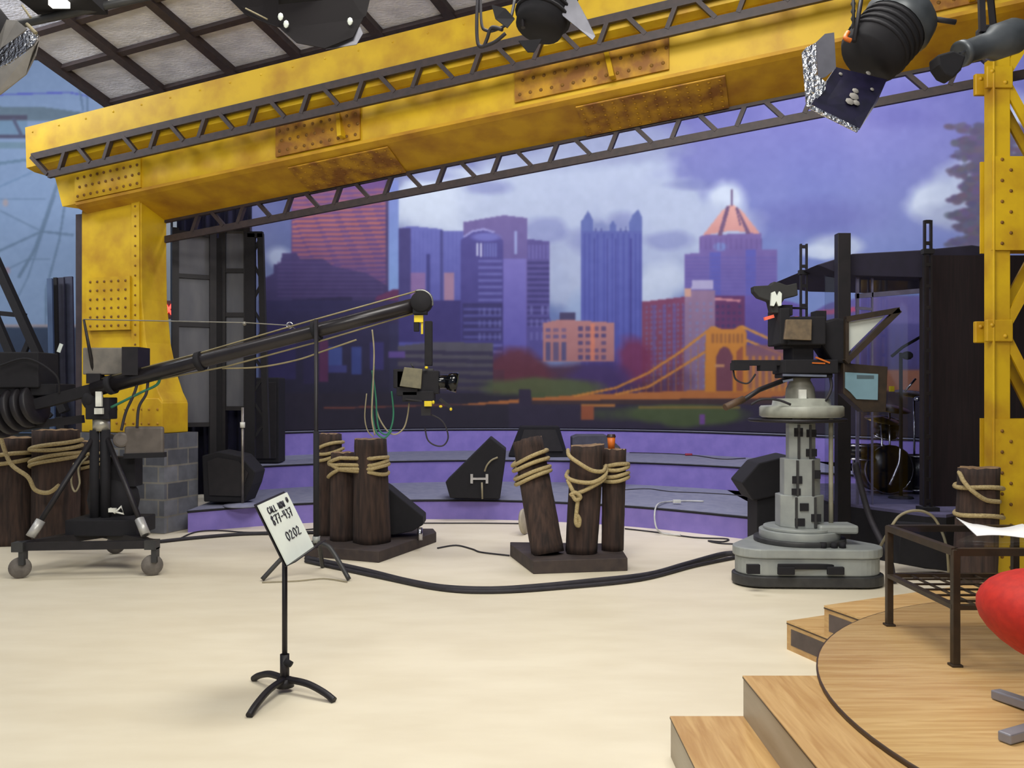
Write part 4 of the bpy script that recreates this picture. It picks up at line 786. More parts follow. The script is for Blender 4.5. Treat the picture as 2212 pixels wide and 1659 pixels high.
# ================================================================ MUSIC STAND WITH THE CUE CARD
b = FL(615, 1494); ms = thing('music_stand', b, 'black tripod music stand in the foreground holding a white cue card', 'music stand')
mb = MB(); mb.tube([b+V(0, 0, .10), V(b.x, b.y, P(0, 1190, b.y).z)], .016, 12); mb.build('pole', M_blk, ms); mb = MB(); mb.cyl(b+V(0, 0, .05), b+V(0, 0, .22), .027); mb.cyl(b+V(0, 0, .03), b+V(0, 0, .08), .055, .045); mb.build('hub', M_blk, ms)
MB().cyl(b+V(.01, -.03, .19), b+V(.05, -.04, .17), .018).build('clamp_knob', M_matte, ms)
for fx, fy, e in ((538, 1551, 0), (722, 1518, 0), (582, 1490, 1)):
    e_ = FL(fx, fy); dd = e_-b; dd.z = 0
    if e: dd = V(-.24, .20, 0)
    mb = MB(); mb.tube(smooth_path([b+V(0, 0, .075), b+dd*.45+V(0, 0, .075), b+dd*.8+V(0, 0, .045), b+dd+V(0, 0, .012)]), [.021]*13+[.020, .019, .018, .016, .014, .012] if 0 else .02, 10); mb.build('leg', M_blk, ms)
D = b.y-.03
def parallelogram(px4, d0):                                   # the flat card whose corners are seen at these four points
    r = [Vector(((x-1106)/F, 1, -(y-HY)/F)) for x, y in px4]; M = Matrix((r[1], -r[2], r[3])).transposed(); k = M.inverted() @ (r[0]*d0)
    return [Vector((0, 0, CH))+q*d for q, d in zip(r, (d0, k[0], k[1], k[2]))]
ce, cf, cg, ch_ = parallelogram(((558, 1091), (620, 1063), (678, 1180), (622, 1220)), 4.86)
tx_ = (cf-ce).normalized(); tz_ = (ce-ch_).normalized(); tn = tz_.cross(tx_).normalized()
if tn.y > 0: tn = -tn
mb = MB(); o_ = -tn*.014; mb.prism([ce+o_-tx_*.006+tz_*.012, cf+o_+tx_*.004+tz_*.012, cg+o_+tx_*.03, ch_+o_-tx_*.01], -tn*.006); mb.prism([ch_+o_-tx_*.01, cg+o_+tx_*.09, cg+tn*.05+tx_*.10, ch_+tn*.05-tx_*.01], -tz_*.005); mb.build('desk', M_blk, ms)
mb = MB(); mb.tube([V(b.x, b.y, P(0, 1200, b.y).z), V(b.x, b.y, P(0, 1160, b.y).z), (ce+ch_)/2*.45+(cf+cg)/2*.55-tn*.03], .018, 8); mb.build('desk_bracket', M_blk, ms)
card = thing('cue_card', ch_, 'white handwritten phone number card resting on the music stand', 'card')
mb = MB(); mb.prism([ce, cf, cg, ch_], -tn*.008); mb.build('board', M_ivory, card)
wd = (cf-ce).length; ht = (ce-ch_).length; mb = MB()
top = lambda u, v: ce+(cf-ce)*u-(tz_*ht)*v+tn*.002
def txt(s, u, v, h, wfrac): n = len(s); cwid = wd*wfrac/n; lettering(mb, s, top(u, v+h), tx_, tz_, tn, cwid*.68, ht*h, cwid*.32, .0034)
txt('CALL NOW', .16, .095, .10, .58); txt('877-437', .14, .235, .15, .72); txt('0202', .32, .56, .14, .52); mb.build('handwriting', M_ink, card)
mb = MB(); mb.lathe(top(.86, .11), [(0, 0), (.016, 0), (.016, .004), (0, .006)], 20, tn); mb.build('dark_oval_mark', M_ink, card)

# ================================================================ GREY CAMERA PEDESTAL
px_, py_ = 2.72, 8.55; ped = thing('camera_pedestal', (px_, py_, 0), 'grey studio camera pedestal with telescopic column and steering ring', 'camera pedestal')
def blobtri(R, r, rot, n=10):
    out = []
    for k in range(3):
        a = rot+k*2*math.pi/3; c_ = (px_+R*math.cos(a), py_+R*math.sin(a)); 
        for i in range(n+1): t = a-math.pi/3+2*math.pi/3*i/n; out.append((c_[0]+r*math.cos(t), c_[1]+r*math.sin(t)))
    return out
rot = math.radians(-152)
for nm, z0, z1, R, r, m in (('rubber_skirt', .015, .11, .50, .25, M_dkgrey), ('base_shell', .11, .27, .48, .235, M_grey), ('base_cover', .27, .355, .49, .25, M_grey)):
    mb = MB(); mb.prism([(x, y, z0) for x, y in blobtri(R, r, rot)], (0, 0, z1-z0)); mb.build(nm, m, ped, .012)
mb = MB(); mb.box(P(1627, 1229, 7.93), (.11, .05, .08)); mb.build('vent_opening', M_matte, ped)
a1_, a2_ = P(1680, 1224, 8.03), P(1835, 1224, 8.1); mb = MB(); mb.bar(a1_, a2_, .03, .05); [mb.box(P(x, 1233, 8.03), (.15, .04, .07)) for x in (1698, 1805)]; mb.build('recess_slot', M_matte, ped, .008)
for pz0, pz1, r, m in ((.355, .40, .42, M_dkgrey), (.39, .47, .37, M_grey), (.47, .50, .33, M_grey)): MB().cyl((px_, py_, pz0), (px_, py_, pz1), r, None, 40).build('base_ring', m, ped, .006)
MB().box(V(px_+.28, py_-.15, .5), (.36, .26, .08)).build('brake_cover', M_grey, ped, .02); mb = MB(); [mb.cyl(P(x, 1186, py_-.4), P(x, 1172, py_-.4), .03) for x in (1802, 1820, 1778)]; mb.build('knob', M_matte, ped)
segs = [(.5, .80, .205), (.78, 1.14, .17), (1.12, 1.47, .125), (1.45, 1.72, .075)]
for i, (z0, z1, r) in enumerate(segs):
    mb = MB(); n = 8; mb.prism([(px_+r*1.08*math.cos(2*math.pi*(k+.5)/n), py_-.02*i+r*1.08*math.sin(2*math.pi*(k+.5)/n), z0) for k in range(n)], (0, 0, z1-z0)); sg = mb.build('column_section', M_grey if i < 3 else M_dkgrey, ped, .006)
    if i < 3:
        mb = MB()
        for dx, dz, w_, h_ in (((-.06, .06, .09, .07), (.09, .10, .09, .07), (-.02, .2, .08, .07)), ((-.09, .06, .08, .06), (-.08, .17, .09, .07), (.10, .22, .07, .08)), ((.06, .08, .1, .07), (-.06, .27, .08, .08), (.06, .26, .09, .07)))[i]: mb.box((px_+dx, py_-.02*i-r-.004, z0+dz), (w_, .014, h_))
        mb.build('black_tape_patch', M_matte, sg)
    mb = MB(); [mb.bar((px_+dx*r, py_-.02*i-r*1.02, z0+.01), (px_+dx*r, py_-.02*i-r*1.02, z1-.01), .02, .02, (0, 1, 0)) for dx in (-.45, .4)]; mb.build('guide_rail', M_dkgrey, sg)
mb = MB(); mb.tube([P(1795, 1150, py_-.1), P(1795, 905, py_-.1)], .022, 8); mb.build('air_line_post', mat('pale_post', (158, 154, 136), .5), ped)
zr = 1.53; mb = MB(); mb.lathe((px_+.02, py_, zr), [(.10, 0), (.36, -.005), (.385, .01), (.385, .09), (.37, .105), (.27, .11), (.26, .17), (0, .18)], 40); mb.build('trim_weight_ring', mat('pale_grey_ring', (168, 170, 158), .4), ped)
mb = MB(); mb.tube([(px_-.02+.44*math.cos(a), py_+.44*math.sin(a), zr-.03) for a in np.linspace(0, 2*math.pi, 48, False)], .016, 8, closed=True); [mb.tube([(px_, py_, zr-.02), (px_-.02+.44*math.cos(a), py_+.44*math.sin(a), zr-.03)], .012, 6) for a in (.5, 2.6, 4.7)]; mb.build('steering_ring', M_blk, ped)
mb = MB(); mb.lathe((px_+.01, py_, zr+.17), [(.14, 0), (.13, .1), (.09, .18), (.1, .2), (.0, .205)], 24); mb.build('head_cone', mat('grey_head_casting', (136, 134, 122), .5), ped, 0)
mb = MB(); mb.box(P(1733, 852, py_-.15), (.07, .03, .09)); mb.build('head_label', M_white, ped)
# ---- camera on the pedestal
D = py_; scam = thing('studio_camera', (px_, D, 1.96), 'black studio camera with viewfinder and prompter mounted on the grey pedestal', 'camera')
mb = MB(); mb.box(P(1738, 793, D), (.50, .4, .13)); mb.box(P(1735, 812, D), (.46, .3, .04)); mb.build('pan_tilt_head', M_matte, scam, .01); mb = MB(); mb.bar(P(1690, 810, D-.2), P(1785, 812, D-.2), .02, .02); mb.bar(P(1690, 824, D-.2), P(1712, 820, D-.2), .03, .02); mb.build('chrome_rail', M_chrome, scam)
mb = MB(); mb.bar(P(1583, 784, D), P(1690, 784, D), .12, .05); mb.box(P(1598, 792, D), (.15, .14, .07)); mb.box(P(1656, 792, D), (.15, .14, .08)); mb.build('accessory_tray', M_matte, scam)
mb = MB(); mb.tube([P(1708, 816, D-.1), P(1640, 842, D-.25), P(1600, 868, D-.35)], .024, 8); ph = mb.build('pan_handle', M_blk, scam); mb = MB(); mb.tube([P(1606, 862, D-.34), P(1566, 880, D-.42)], .032, 10); mb.build('handle_grip', mat('brown_grip', (92, 70, 52), .6), ph)
mb = MB(); mb.tube(smooth_path([P(1622, 874, D-.3), P(1645, 863, D-.3), P(1680, 864, D-.3), P(1708, 874, D-.3)]), .012, 6); mb.tube(smooth_path([P(1790, 800, D-.1), P(1796, 835, D-.15), P(1785, 862, D-.2), P(1768, 874, D-.2)]), .014, 6); mb.tube(smooth_path([P(1584, 800, D), P(1590, 820, D), P(1615, 828, D), P(1632, 808, D)]), .009, 6); mb.build('camera_cable', M_cable, scam)
mb = MB(); mb.box(P(1726, 718, D), (.34, .5, .26)); mb.box(P(1682, 708, D), (.10, .4, .34)); mb.box(P(1724, 768, D), (.20, .3, .16)); mb.box(P(1722, 748, D), (.36, .3, .05)); mb.build('camera_body', M_matte, scam, .012)
mb = MB(); poly([(1699, 690), (1754, 690), (1753, 735), (1694, 733)], D-.29, .04, mb); mb.build('side_panel', mat('tan_side_panel', (112, 96, 74), .5, 0, (92, 80, 64), 20), scam, .004)
mb = MB(); mb.box(P(1692, 672, D), (.12, .2, .1)); mb.bar(P(1694, 665, D), P(1745, 666, D), .02, .02); mb.box(P(1768, 684, D), (.1, .16, .1)); mb.build('viewfinder_mount', M_matte, scam, .006)
mb = MB(); poly([(1628, 618), (1664, 616), (1672, 608), (1684, 610), (1700, 616), (1722, 611), (1724, 638), (1695, 645), (1686, 660), (1690, 676), (1668, 676), (1662, 650), (1640, 642), (1629, 630)], D-.16, .12, mb); mb.build('viewfinder_hood', mat('dark_olive_hood', (44, 44, 44), .8), scam, .008)
mb = MB(); poly([(1665, 660), (1667, 632), (1674, 629), (1679, 640), (1684, 629), (1689, 634), (1688, 660), (1682, 661), (1677, 650), (1672, 661)], D-.2, .03, mb); mb.build('pale_clip', M_ivory, scam)
mb = MB(); mb.bar(P(1651, 689, D-.1), P(1671, 683, D-.1), .04, .03); mb.box(P(1720, 686, D-.2), (.03, .02, .02)); mb.build('tally_light', mat('orange_tally_light', (220, 96, 70), .5, emit=.5), scam)
mb = MB(); mb.bar(P(1753, 740, D-.2), P(1775, 732, D-.2), .03, .02); mb.build('pale_strap', M_ivory, scam); mb = MB(); mb.bar(P(1762, 772, D-.2), P(1792, 784, D-.2), .02, .015); mb.bar(P(1754, 784, D-.2), P(1782, 785, D-.2), .015, .012); mb.build('orange_cable', M_orange, scam)
mb = MB(); poly([(1764, 700), (1808, 686), (1826, 690), (1830, 770), (1826, 786), (1800, 782), (1776, 745)], D-.14, .32, mb); mb.build('lens_hood_cloth', M_matte, scam, .02)
# prompter: sloping glass frame and the monitor below
mb = MB(); fr = [(1826, 690), (1941, 670), (1826, 782)]; inn = [(1831, 702), (1896, 694), (1830, 756)]
for a, bb in ((0, 1), (1, 2)): mb.bar(P(*fr[a], D-.2), P(*fr[bb], D-.2), .05, .07, (0, 1, 0)); 
mb.bar(P(1828, 690, D-.2), P(1828, 782, D-.2), .03, .05, (0, 1, 0)); pr = mb.build('prompter_frame', M_bronze, scam)
mb = MB(); poly([(1829, 696), (1912, 682), (1829, 764)], D-.19, .01, mb); mb.build('prompter_glass', M_screen, pr)
mb = MB(); poly([(1822, 784), (1918, 792), (1914, 890), (1866, 890), (1846, 872), (1822, 850)], D-.16, .16, mb); pm = mb.build('prompter_monitor', M_bronze, scam, .006)
mb = MB(); poly([(1826, 804), (1897, 808), (1896, 864), (1850, 862), (1838, 848), (1826, 838)], D-.175, .012, mb); mb.build('screen', M_scrn2, pm); mb = MB(); poly([(1851, 810), (1888, 811), (1888, 818), (1851, 818)], D-.178, .004, mb); mb.build('screen_label', mat('grey_label', (84, 104, 112), .6), pm)
mb = MB(); mb.bar(P(1790, 790, D), P(1840, 800, D-.08), .08, .08); mb.build('prompter_bracket', M_matte, scam)

# ================================================================ RIGHT: DRUM RISER, BOOTH, TABLE, PLATFORM
rz_ = .55; foot = [(3.60, 10.0), (3.72, 9.72), (4.13, 9.02), (4.30, 8.94), (4.5, 9.1), (7.3, 9.9), (7.3, 12.05), (3.60, 12.05)]
dr = thing('drum_riser', (5, 10, 0), 'dark drum riser with grey carpet top behind the yellow tower', 'riser')
MB().prism([(x, y, 0) for x, y in foot], (0, 0, rz_-.03)).build('riser_body', M_matte, dr); MB().prism([(x, y, rz_-.03) for x, y in foot], (0, 0, .03)).build('carpet_top', mat('violet_grey_carpet', (92, 88, 120), .9), dr)
gl = bpy.data.materials.new('clear_acrylic'); gl.use_nodes = True; nt = gl.node_tree; nt.nodes.clear(); ou = nt.nodes.new('ShaderNodeOutputMaterial'); tr = nt.nodes.new('ShaderNodeBsdfTransparent'); gs = nt.nodes.new('ShaderNodeBsdfGlossy'); ms_ = nt.nodes.new('ShaderNodeMixShader')
tr.inputs[0].default_value = (.86, .88, .92, 1); gs.inputs['Roughness'].default_value = .08; ms_.inputs[0].default_value = .08; nt.links.new(tr.outputs[0], ms_.inputs[1]); nt.links.new(gs.outputs[0], ms_.inputs[2]); nt.links.new(ms_.outputs[0], ou.inputs[0])
D = 9.75; bo = thing('drum_booth', (P(1900, 0, D).x, D, rz_), 'black drum booth with clear shield, canopy and solid right side', 'booth')
mb = MB(); poly([(1765, 572), (1842, 548), (1990, 540), (2100, 529), (2135, 534), (2140, 560), (2140, 600), (1998, 600), (1848, 596), (1808, 590)], D-.1, 1.5, mb); mb.build('canopy', mat('dark_navy_canopy', (34, 30, 52), .8), bo, .01)
mb = MB(); mb.box(((P(1997, 0, 9.6).x+P(2300, 0, 9.6).x)/2, 9.66, (rz_+3.22)/2), ((2300-1997)/F*9.6, .12, 3.22-rz_)); mb.build('side_wall', mat('brown_black_drape', (34, 22, 26), .95, 0, (24, 16, 20), 8, stretch=(6, 6, .3)), bo)
for a, b in ((1782, 1812), (1860, 1990)): mb = MB(); mb.prism([P(a, 0, D+.05).xy.to_3d()+V(0, 0, rz_), P(b, 0, D+.05).xy.to_3d()+V(0, 0, rz_), P(b, 600, D+.05), P(a, 594, D+.05)], (0, .008, 0)); mb.build('clear_panel', gl, bo)
mb = MB(); [mb.bar(P(x, y0, D), V(P(x, 0, D).x, D, rz_), w_, .03) for x, y0, w_ in ((1995, 540, .02), (1852, 560, .03), (1884, 600, .015))]; mb.bar(P(1848, 640, D), P(1992, 628, D), .03, .05); mb.bar(P(1848, 665, D), P(1884, 668, D), .02, .03); mb.build('panel_frame', mat('aluminium_edge', (112, 110, 140), .5, .3), bo)
def post(px, ytop, D, w_, label, lattice=False):
    x = P(px, 0, D).x; z1 = P(0, ytop, D).z; z0 = rz_ if x > 3.62 else (.0 if D < 9.9 else .0); th = thing('steel_post', (x, D, z0), label, 'post')
    if not lattice: MB().box((x, D, (z0+z1)/2), (w_, w_*.8, z1-z0)).build('shaft', M_blk, th, .004)
    else:
        for s in (-1, 1): MB().box((x+s*w_*.38, D, (z0+z1)/2), (w_*.24, w_*.4, z1-z0)).build('rail', M_blk, th)
        z = z0+.1; mb = MB()
        while z < z1: mb.box((x, D, z), (w_*.6, w_*.3, .035)); z += .22
        mb.build('rung', M_blk, th)
    if lattice: MB().box((x, D, z1-.32), (w_*1.3, w_*.8, .05)).build('clamp', M_matte, th)
    MB().box((x, D, z0+.02), (w_*2, w_*2, .04)).build('foot_plate', M_matte, th)
post(1820, 505, 9.42, .135, 'thick black steel post right of the studio camera'); post(1736, 527, 10.15, .085, 'slim black ladder post rising behind the studio camera', True); post(2004, 476, 9.25, .085, 'black ladder post standing at the drum booth front edge', True)
# drum kit glimpsed in the dark
kx, ky = P(1915, 0, 10.9).x, 10.9; kit = thing('drum_kit', (kx, ky, rz_), 'black and chrome drum kit inside the dark booth', 'drum kit')
M_drum = mat('black_drum_wrap', (22, 20, 26), .25, 0, (16, 14, 20), 8)
for (dx, dy, z, r, h, ax) in ((-.05, 0, rz_+.3, .28, .4, (0, 1, 0)), (-.35, -.1, rz_+.5, .17, .16, (0, 0, 1)), (.40, -.05, rz_+.25, .2, .4, (0, 0, 1)), (.02, .05, rz_+.78, .14, .2, (.1, -.3, 1))):
    mb = MB(); mb.lathe((kx+dx, ky+dy, z), [(0, -h/2), (r, -h/2), (r, h/2), (0, h/2)], 24, ax); dm = mb.build('drum', M_drum, kit); mb = MB(); [mb.lathe((kx+dx, ky+dy, z), [(r, s*h/2-.01), (r+.012, s*h/2-.01), (r+.012, s*h/2+.01), (r, s*h/2+.01)], 24, ax) for s in (-1, 1)]; mb.build('hoop', M_chrome, dm)
for px, py, r in ((1922, 880, .24), (1905, 905, .2), (1975, 850, .22)):
    q = P(px, py, 10.8); mb = MB(); mb.lathe(q, [(0, .03), (.05, .02), (r, -.01), (r, -.014), (0, .01)], 26, (.1, -.25, 1)); mb.build('cymbal', mat('dark_bronze_cymbal', (120, 100, 60), .3, .9), kit); mb = MB(); mb.cyl(V(q.x, q.y, rz_), q, .012); mb.build('cymbal_stand', M_chrome, kit)
mb = MB(); mb.tube(smooth_path([P(1945, 968, 10), P(1942, 1000, 9.95), P(1930, 1030, 9.9), P(1922, 1048, 9.9)]), .015, 6); mb.tube([P(1955, 845, 10), P(1978, 818, 10)], .012, 6); mb.ell(P(1983, 862, 10), (.05, .04, .03), 8); mb.build('chrome_hardware', M_chrome, kit)
q = V(P(1946, 0, 10.35).x, 10.35, rz_); bm_ = thing('boom_microphone', q, 'black boom microphone stand in front of the drum kit', 'microphone'); mb = MB(); mb.cyl(q, V(q.x, q.y, P(0, 762, 10.35).z), .02); mb.build('pole', M_matte, bm_); mb = MB(); mb.tube([P(1926, 770, 10.35), P(1950, 750, 10.35), P(1988, 728, 10.35)], .018, 6); mb.build('boom_arm', M_matte, bm_); mb = MB(); mb.ell(P(1960, 768, 10.3), (.07, .05, .05), 10); mb.build('microphone_head', M_matte, bm_); MB().lathe(q, [(0, 0), (.14, 0), (.13, .02), (0, .03)]).build('base', M_matte, bm_)
MB().box(P(1926, 840, 10.0), (.045, .04, .06)).build('yellow_clip', M_yplast, kit)
# dark mass under the riser edge: cable bundle from the pedestal and a hose loop
cable('camera_cable_loom', [P(1848, 1000, 9.1), P(1862, 1060, 9.0), P(1880, 1120, 8.9), P(1904, 1170, 8.7), P(1922, 1210, 8.6), FL(1930, 1255, .03)], .03, M_cable, 'thick black cable loom hanging down right of the pedestal base')
cable('hose_loop', [FL(1918, 1262, .02)+V(0, .5, 0), P(1924, 1140, 8.3), P(1950, 1110, 8.3), P(1985, 1103, 8.3), P(2015, 1116, 8.3), P(2035, 1150, 8.3), P(2046, 1190, 8.3), FL(2050, 1250, .02)], .013, M_tan, 'arching tan cable loop behind the glass coffee table')
mb = MB(); poly([(1940, 1218), (1946, 1130), (2040, 1135), (2052, 1235)], 8.72, .16, mb); tag(mb.build('equipment_case', M_matte, None, .01), 'dark equipment case on the floor behind the coffee table', 'case')

# wooden steps and round platform
HS = .195
def step_box(name, x0, x1, y0, y1, z0, z1, parent, m): MB().box(((x0+x1)/2, (y0+y1)/2, (z0+z1)/2), (x1-x0, y1-y0, z1-z0)).build(name, m, parent)
stf = thing('platform_steps', (1.3, 3.8, 0), 'two pale oak steps in the front leading up to the round platform', 'steps')
pw_ = mat('pale_oak_riser', (178, 168, 150), .5, 0, (160, 146, 124), 3, .02, stretch=(1, .4, 3))
for (x0, x1, z0, z1) in ((.765, 1.115, 0, HS), (1.115, 2.0, 0, 2*HS)):
    MB().box(((x0+x1)/2, 3.6, (z0+z1)/2-.006), (x1-x0, 1.5, z1-z0-.012)).build('step_body', pw_, stf)
    MB().box(((x0+x1)/2-.002, 3.6, z1-.006), (x1-x0+.004, 1.504, .012)).build('tread', M_oak2, stf); MB().box((x0-.003, 3.6, z1-.008), (.004, 1.5, .006)).build('nosing', M_edge, stf)
e_, g_ = Vector((.31, -.95, 0)).normalized(), Vector((.89, .45, 0)).normalized(); p1 = Vector((1.881, 6.176, 0)); stb = thing('platform_steps', p1, 'second pair of oak steps with dark inset side panels, left of the coffee table', 'steps')
def ebox(o, a, b, z0, z1, name, m): MB().prism([o+V(0, 0, z0), o+e_*a+V(0, 0, z0), o+e_*a+g_*b+V(0, 0, z0), o+g_*b+V(0, 0, z0)], (0, 0, z1-z0)).build(name, m, stb)
p2 = p1+e_*.40
ebox(p1, 1.15, 1.0, 0, HS-.012, 'step_body', M_oak2); ebox(p1-g_*.003, 1.15, 1.0, HS-.012, HS, 'tread', M_oak); ebox(p2+V(0, 0, 0), 1.0, 2.3, HS, 2*HS-.012, 'step_body', M_oak2); ebox(p2-g_*.003, 1.0, 2.3, 2*HS-.012, 2*HS, 'tread', M_oak)
for o, L, z in ((p1, 1.0, 0), (p2, .8, HS)):
    a = o-g_*.004; MB().prism([a+e_*.05+V(0, 0, z+.04), a+e_*L+V(0, 0, z+.04), a+e_*L+V(0, 0, z+HS-.045), a+e_*.05+V(0, 0, z+HS-.045)], g_*.006).build('side_panel', mat('slate_inset_panel', (92, 80, 76), .7), stb)
    MB().prism([a-g_*.001+V(0, 0, z+HS-.02), a+e_*(L+.1)-g_*.001+V(0, 0, z+HS-.02), a+e_*(L+.1)-g_*.001+V(0, 0, z+HS-.013), a-g_*.001+V(0, 0, z+HS-.013)], g_*.004).build('nosing', M_edge, stb)
pf = thing('round_platform', (3.63, 3.75, 0), 'large round oak veneered platform carrying the table and red chair', 'platform')
MB().lathe((3.63, 3.75, 0), [(1.55, 0), (1.55, 2*HS)], 96).build('platform_body', M_oak2, pf)
MB().lathe((3.63, 3.75, 2*HS), [(0, .001), (2.235, .001), (2.235, .022), (0, .022)], 120).build('platform_top', M_oak, pf); MB().lathe((3.63, 3.75, 2*HS), [(2.235, .002), (2.243, .002), (2.243, .021), (2.235, .021)], 120).build('edge_band', M_edge, pf)
PZ = 2*HS+.022
# coffee table
x0, x1, y0, y1 = 2.175, 2.90, 4.43, 5.205; zt_ = .985; tb = thing('coffee_table', ((x0+x1)/2, (y0+y1)/2, PZ), 'glass topped dark steel coffee table with a wire lower shelf', 'table')
for x, y in ((x0, y0), (x1, y0), (x0, y1), (x1, y1)): mb = MB(); mb.box((x, y, (PZ+zt_)/2), (.036, .036, zt_-PZ)); mb.box((x, y, PZ+.006), (.055, .055, .012)); mb.build('leg', M_bronze, tb, .003)
for z, nm in ((zt_-.012, 'top_rail'), (PZ+.29, 'shelf_rail')):
    for a, b in (((x0, y0), (x1, y0)), ((x0, y1), (x1, y1)), ((x0, y0), (x0, y1)), ((x1, y0), (x1, y1))): MB().bar((*a, z), (*b, z), .038, .036 if z > .9 else .022).build(nm, M_bronze, tb)
mb = MB(); [mb.bar((x, y0, PZ+.29), (x, y1, PZ+.29), .012, .01) for x in np.linspace(x0+.12, x1-.12, 5)]; [mb.bar((x0, y, PZ+.292), (x1, y, PZ+.292), .012, .01) for y in np.linspace(y0+.12, y1-.12, 5)]; mb.build('wire_shelf', M_bronze, tb)
MB().box(((x0+x1)/2, (y0+y1)/2, zt_+.004), (x1-x0-.03, y1-y0-.03, .008)).build('glass_top', gl, tb)
mb = MB(); n = 16; vs = []; 
for i in range(n+1):
    t = i/n; a = (Vector((2.43, 4.72, zt_+.012))*(1-t)+Vector((2.86, 4.64, zt_+.012))*t); b = (Vector((2.47, 5.02, zt_+.012))*(1-t)+Vector((2.86, 5.06, zt_+.012))*t); h = .012*math.sin(t*7)+.012; h2 = .05*max(0, 1-t*4)**1.5+h
    vs += [a+V(0, 0, h*.6), (a+b)/2+V(0, 0, h2*.6), b+V(0, 0, h2)]
vs += [v+V(0, 0, .003) for v in vs]; m_ = 3*(n+1); fs = []
for i in range(n):
    for j in range(2): q = (i*3+j, i*3+j+1, i*3+j+4, i*3+j+3); fs += [q, tuple(k+m_ for k in q[::-1])]
for i in range(n): fs += [(i*3, i*3+3, i*3+3+m_, i*3+m_), (i*3+2, i*3+2+m_, i*3+5+m_, i*3+5)]
mb.add(vs, fs, True); tag(mb.build('paper_sheets', mat('bright_white_paper', (250, 250, 250), .8, 0, (246, 246, 246), 3)), 'curling white paper sheets lying on the glass coffee table', 'paper')
# red swivel chair at the right edge
cx, cy = 2.24, 3.62; ch = thing('red_chair', (cx, cy, PZ), 'rounded red upholstered swivel chair with grey star base at the right edge', 'chair')
mb = MB(); R = Matrix.Rotation(math.radians(-24), 3, 'Y'); mb.ell((cx+.06, cy, .82), (.41, .37, .205), 32, Matrix.Rotation(math.radians(14), 3, 'Y')); mb.build('seat_shell', M_red, ch)
mb = MB(); mb.ell((cx+.28, cy+.05, 1.1), (.14, .33, .30), 28, R); mb.build('backrest', M_red, ch); mb = MB(); mb.cyl((cx, cy, PZ+.03), (cx, cy, .8), .03); mb.cyl((cx, cy, .70), (cx, cy, .78), .03, .16); mb.build('stem', M_foot, ch)
for dx, dy in ((-.12, .34), (-.36, -.17), (.12, -.34), (.36, .17)): mb = MB(); mb.bar((cx, cy, PZ+.035), (cx+dx, cy+dy, PZ+.022), .055, .04); mb.build('base_leg', M_foot, ch, .006)

# ================================================================ LIGHTS HUNG FROM THE GRID
MB().tube([(-6, 4.6, 4.12), (6, 4.6, 4.12)], .025, 10).build('lighting_pipe', M_dkgrey); tag(sc.objects['lighting_pipe'], 'steel pipe overhead carrying the studio lights', 'pipe')
def hanger(mb, p, w_=.0):
    mb.bar(p+V(0, 0, .02), V(p.x, 4.6, 4.15), .035, .012)
def thing_light(px, py, label): return thing('studio_light', P(px, py, 4.6), label, 'studio light')
D = 4.6
L = thing_light(1900, 110, 'large round-backed studio light with foil barn door, upper right'); a, b = P(1968, 20, D+.05), P(1862, 140, D-.02); ax = (b-a).normalized()
mb = MB(); mb.lathe(a, [(0, -.04), (.11, -.02), (.17, .04), (.185, .12), (.17, .15)], 28, ax); mb.build('rear_housing', M_lampg, L); mb = MB(); mb.lathe(a, [(.165, .14), (.165, .36), (.15, .37), (.15, .38), (0, .38)], 28, ax); [mb.lathe(a, [(.165, h), (.175, h), (.175, h+.015), (.165, h+.015)], 28, ax) for h in (.17, .21, .25, .29)]; mb.build('housing', M_matte, L)
mb = MB(); poly([(1732, 114), (1741, 103), (1762, 92), (1765, 162), (1785, 178), (1782, 195), (1752, 228), (1742, 231)], D-.2, .006, mb); mb.build('foil_flap', M_foil, L); mb = MB(); poly([(1762, 92), (1782, 73), (1802, 70), (1806, 147), (1785, 165), (1768, 172)], D-.17, .008, mb); mb.build('side_flap', mat('grey_flap_metal', (112, 112, 122), .4, .3), L)
mb = MB(); mb.prism([P(1750, 229, D-.24), P(1806, 145, D-.05), P(1916, 172, D-.02), P(1894, 222, D-.12), P(1856, 281, D-.22)], (0, .008, .004)); fl2 = mb.build('lower_flap', mat('scorched_navy_flap', (26, 22, 48), .4, 0, (18, 16, 36), 20), L)
mb = MB(); mb.bar(P(1750, 231, D-.25), P(1853, 282, D-.23), .012, .02); mb.build('silver_lip', M_foil, fl2); mb = MB(); FA, FB, FC = P(1750, 229, D-.24), P(1806, 145, D-.05), P(1916, 172, D-.02); fn = (FB-FA).cross(FC-FA).normalized(); fn = -fn if fn.y > 0 else fn; hit = lambda x, y: V(0, 0, CH)+(P(x, y, 1)-V(0, 0, CH))*((FA-V(0, 0, CH)).dot(fn)/(P(x, y, 1)-V(0, 0, CH)).dot(fn)); [mb.lathe(hit(x, y), [(r*1.2, 0), (r, .003), (0, .003)], 7, fn) for x, y, r in ((1845, 208, .022), (1836, 219, .02), (1850, 222, .016), (1848, 196, .015), (1876, 158, .012), (1816, 160, .009), (1884, 193, .009))]; mb.build('paint_chip', mat('chipped_grey_paint', (130, 126, 120), .7), fl2)
mb = MB(); mb.tube([P(1843, -60, D), P(1844, 62, D-.05)], .008, 6); [mb.lathe(P(1843, y, D-.01), [(.008, -.012), (.013, 0), (.008, .012)], 6) for y in (8, 24, 40, 56)]; mb.build('safety_chain', M_dkgrey, L); mb = MB(); mb.tube(smooth_path([P(1832, 70, D-.17), P(1826, 82, D-.2), P(1838, 88, D-.2)]), .012, 6); mb.build('orange_tie', M_orange, L)
mb = MB(); mb.tube([P(1845, 90, D-.12), P(1870, -60, D), P(1990, -60, D), P(1978, 90, D+.1)], .012, 6); hanger(mb, P(1925, -62, D)); mb.build('yoke', M_blk, L)
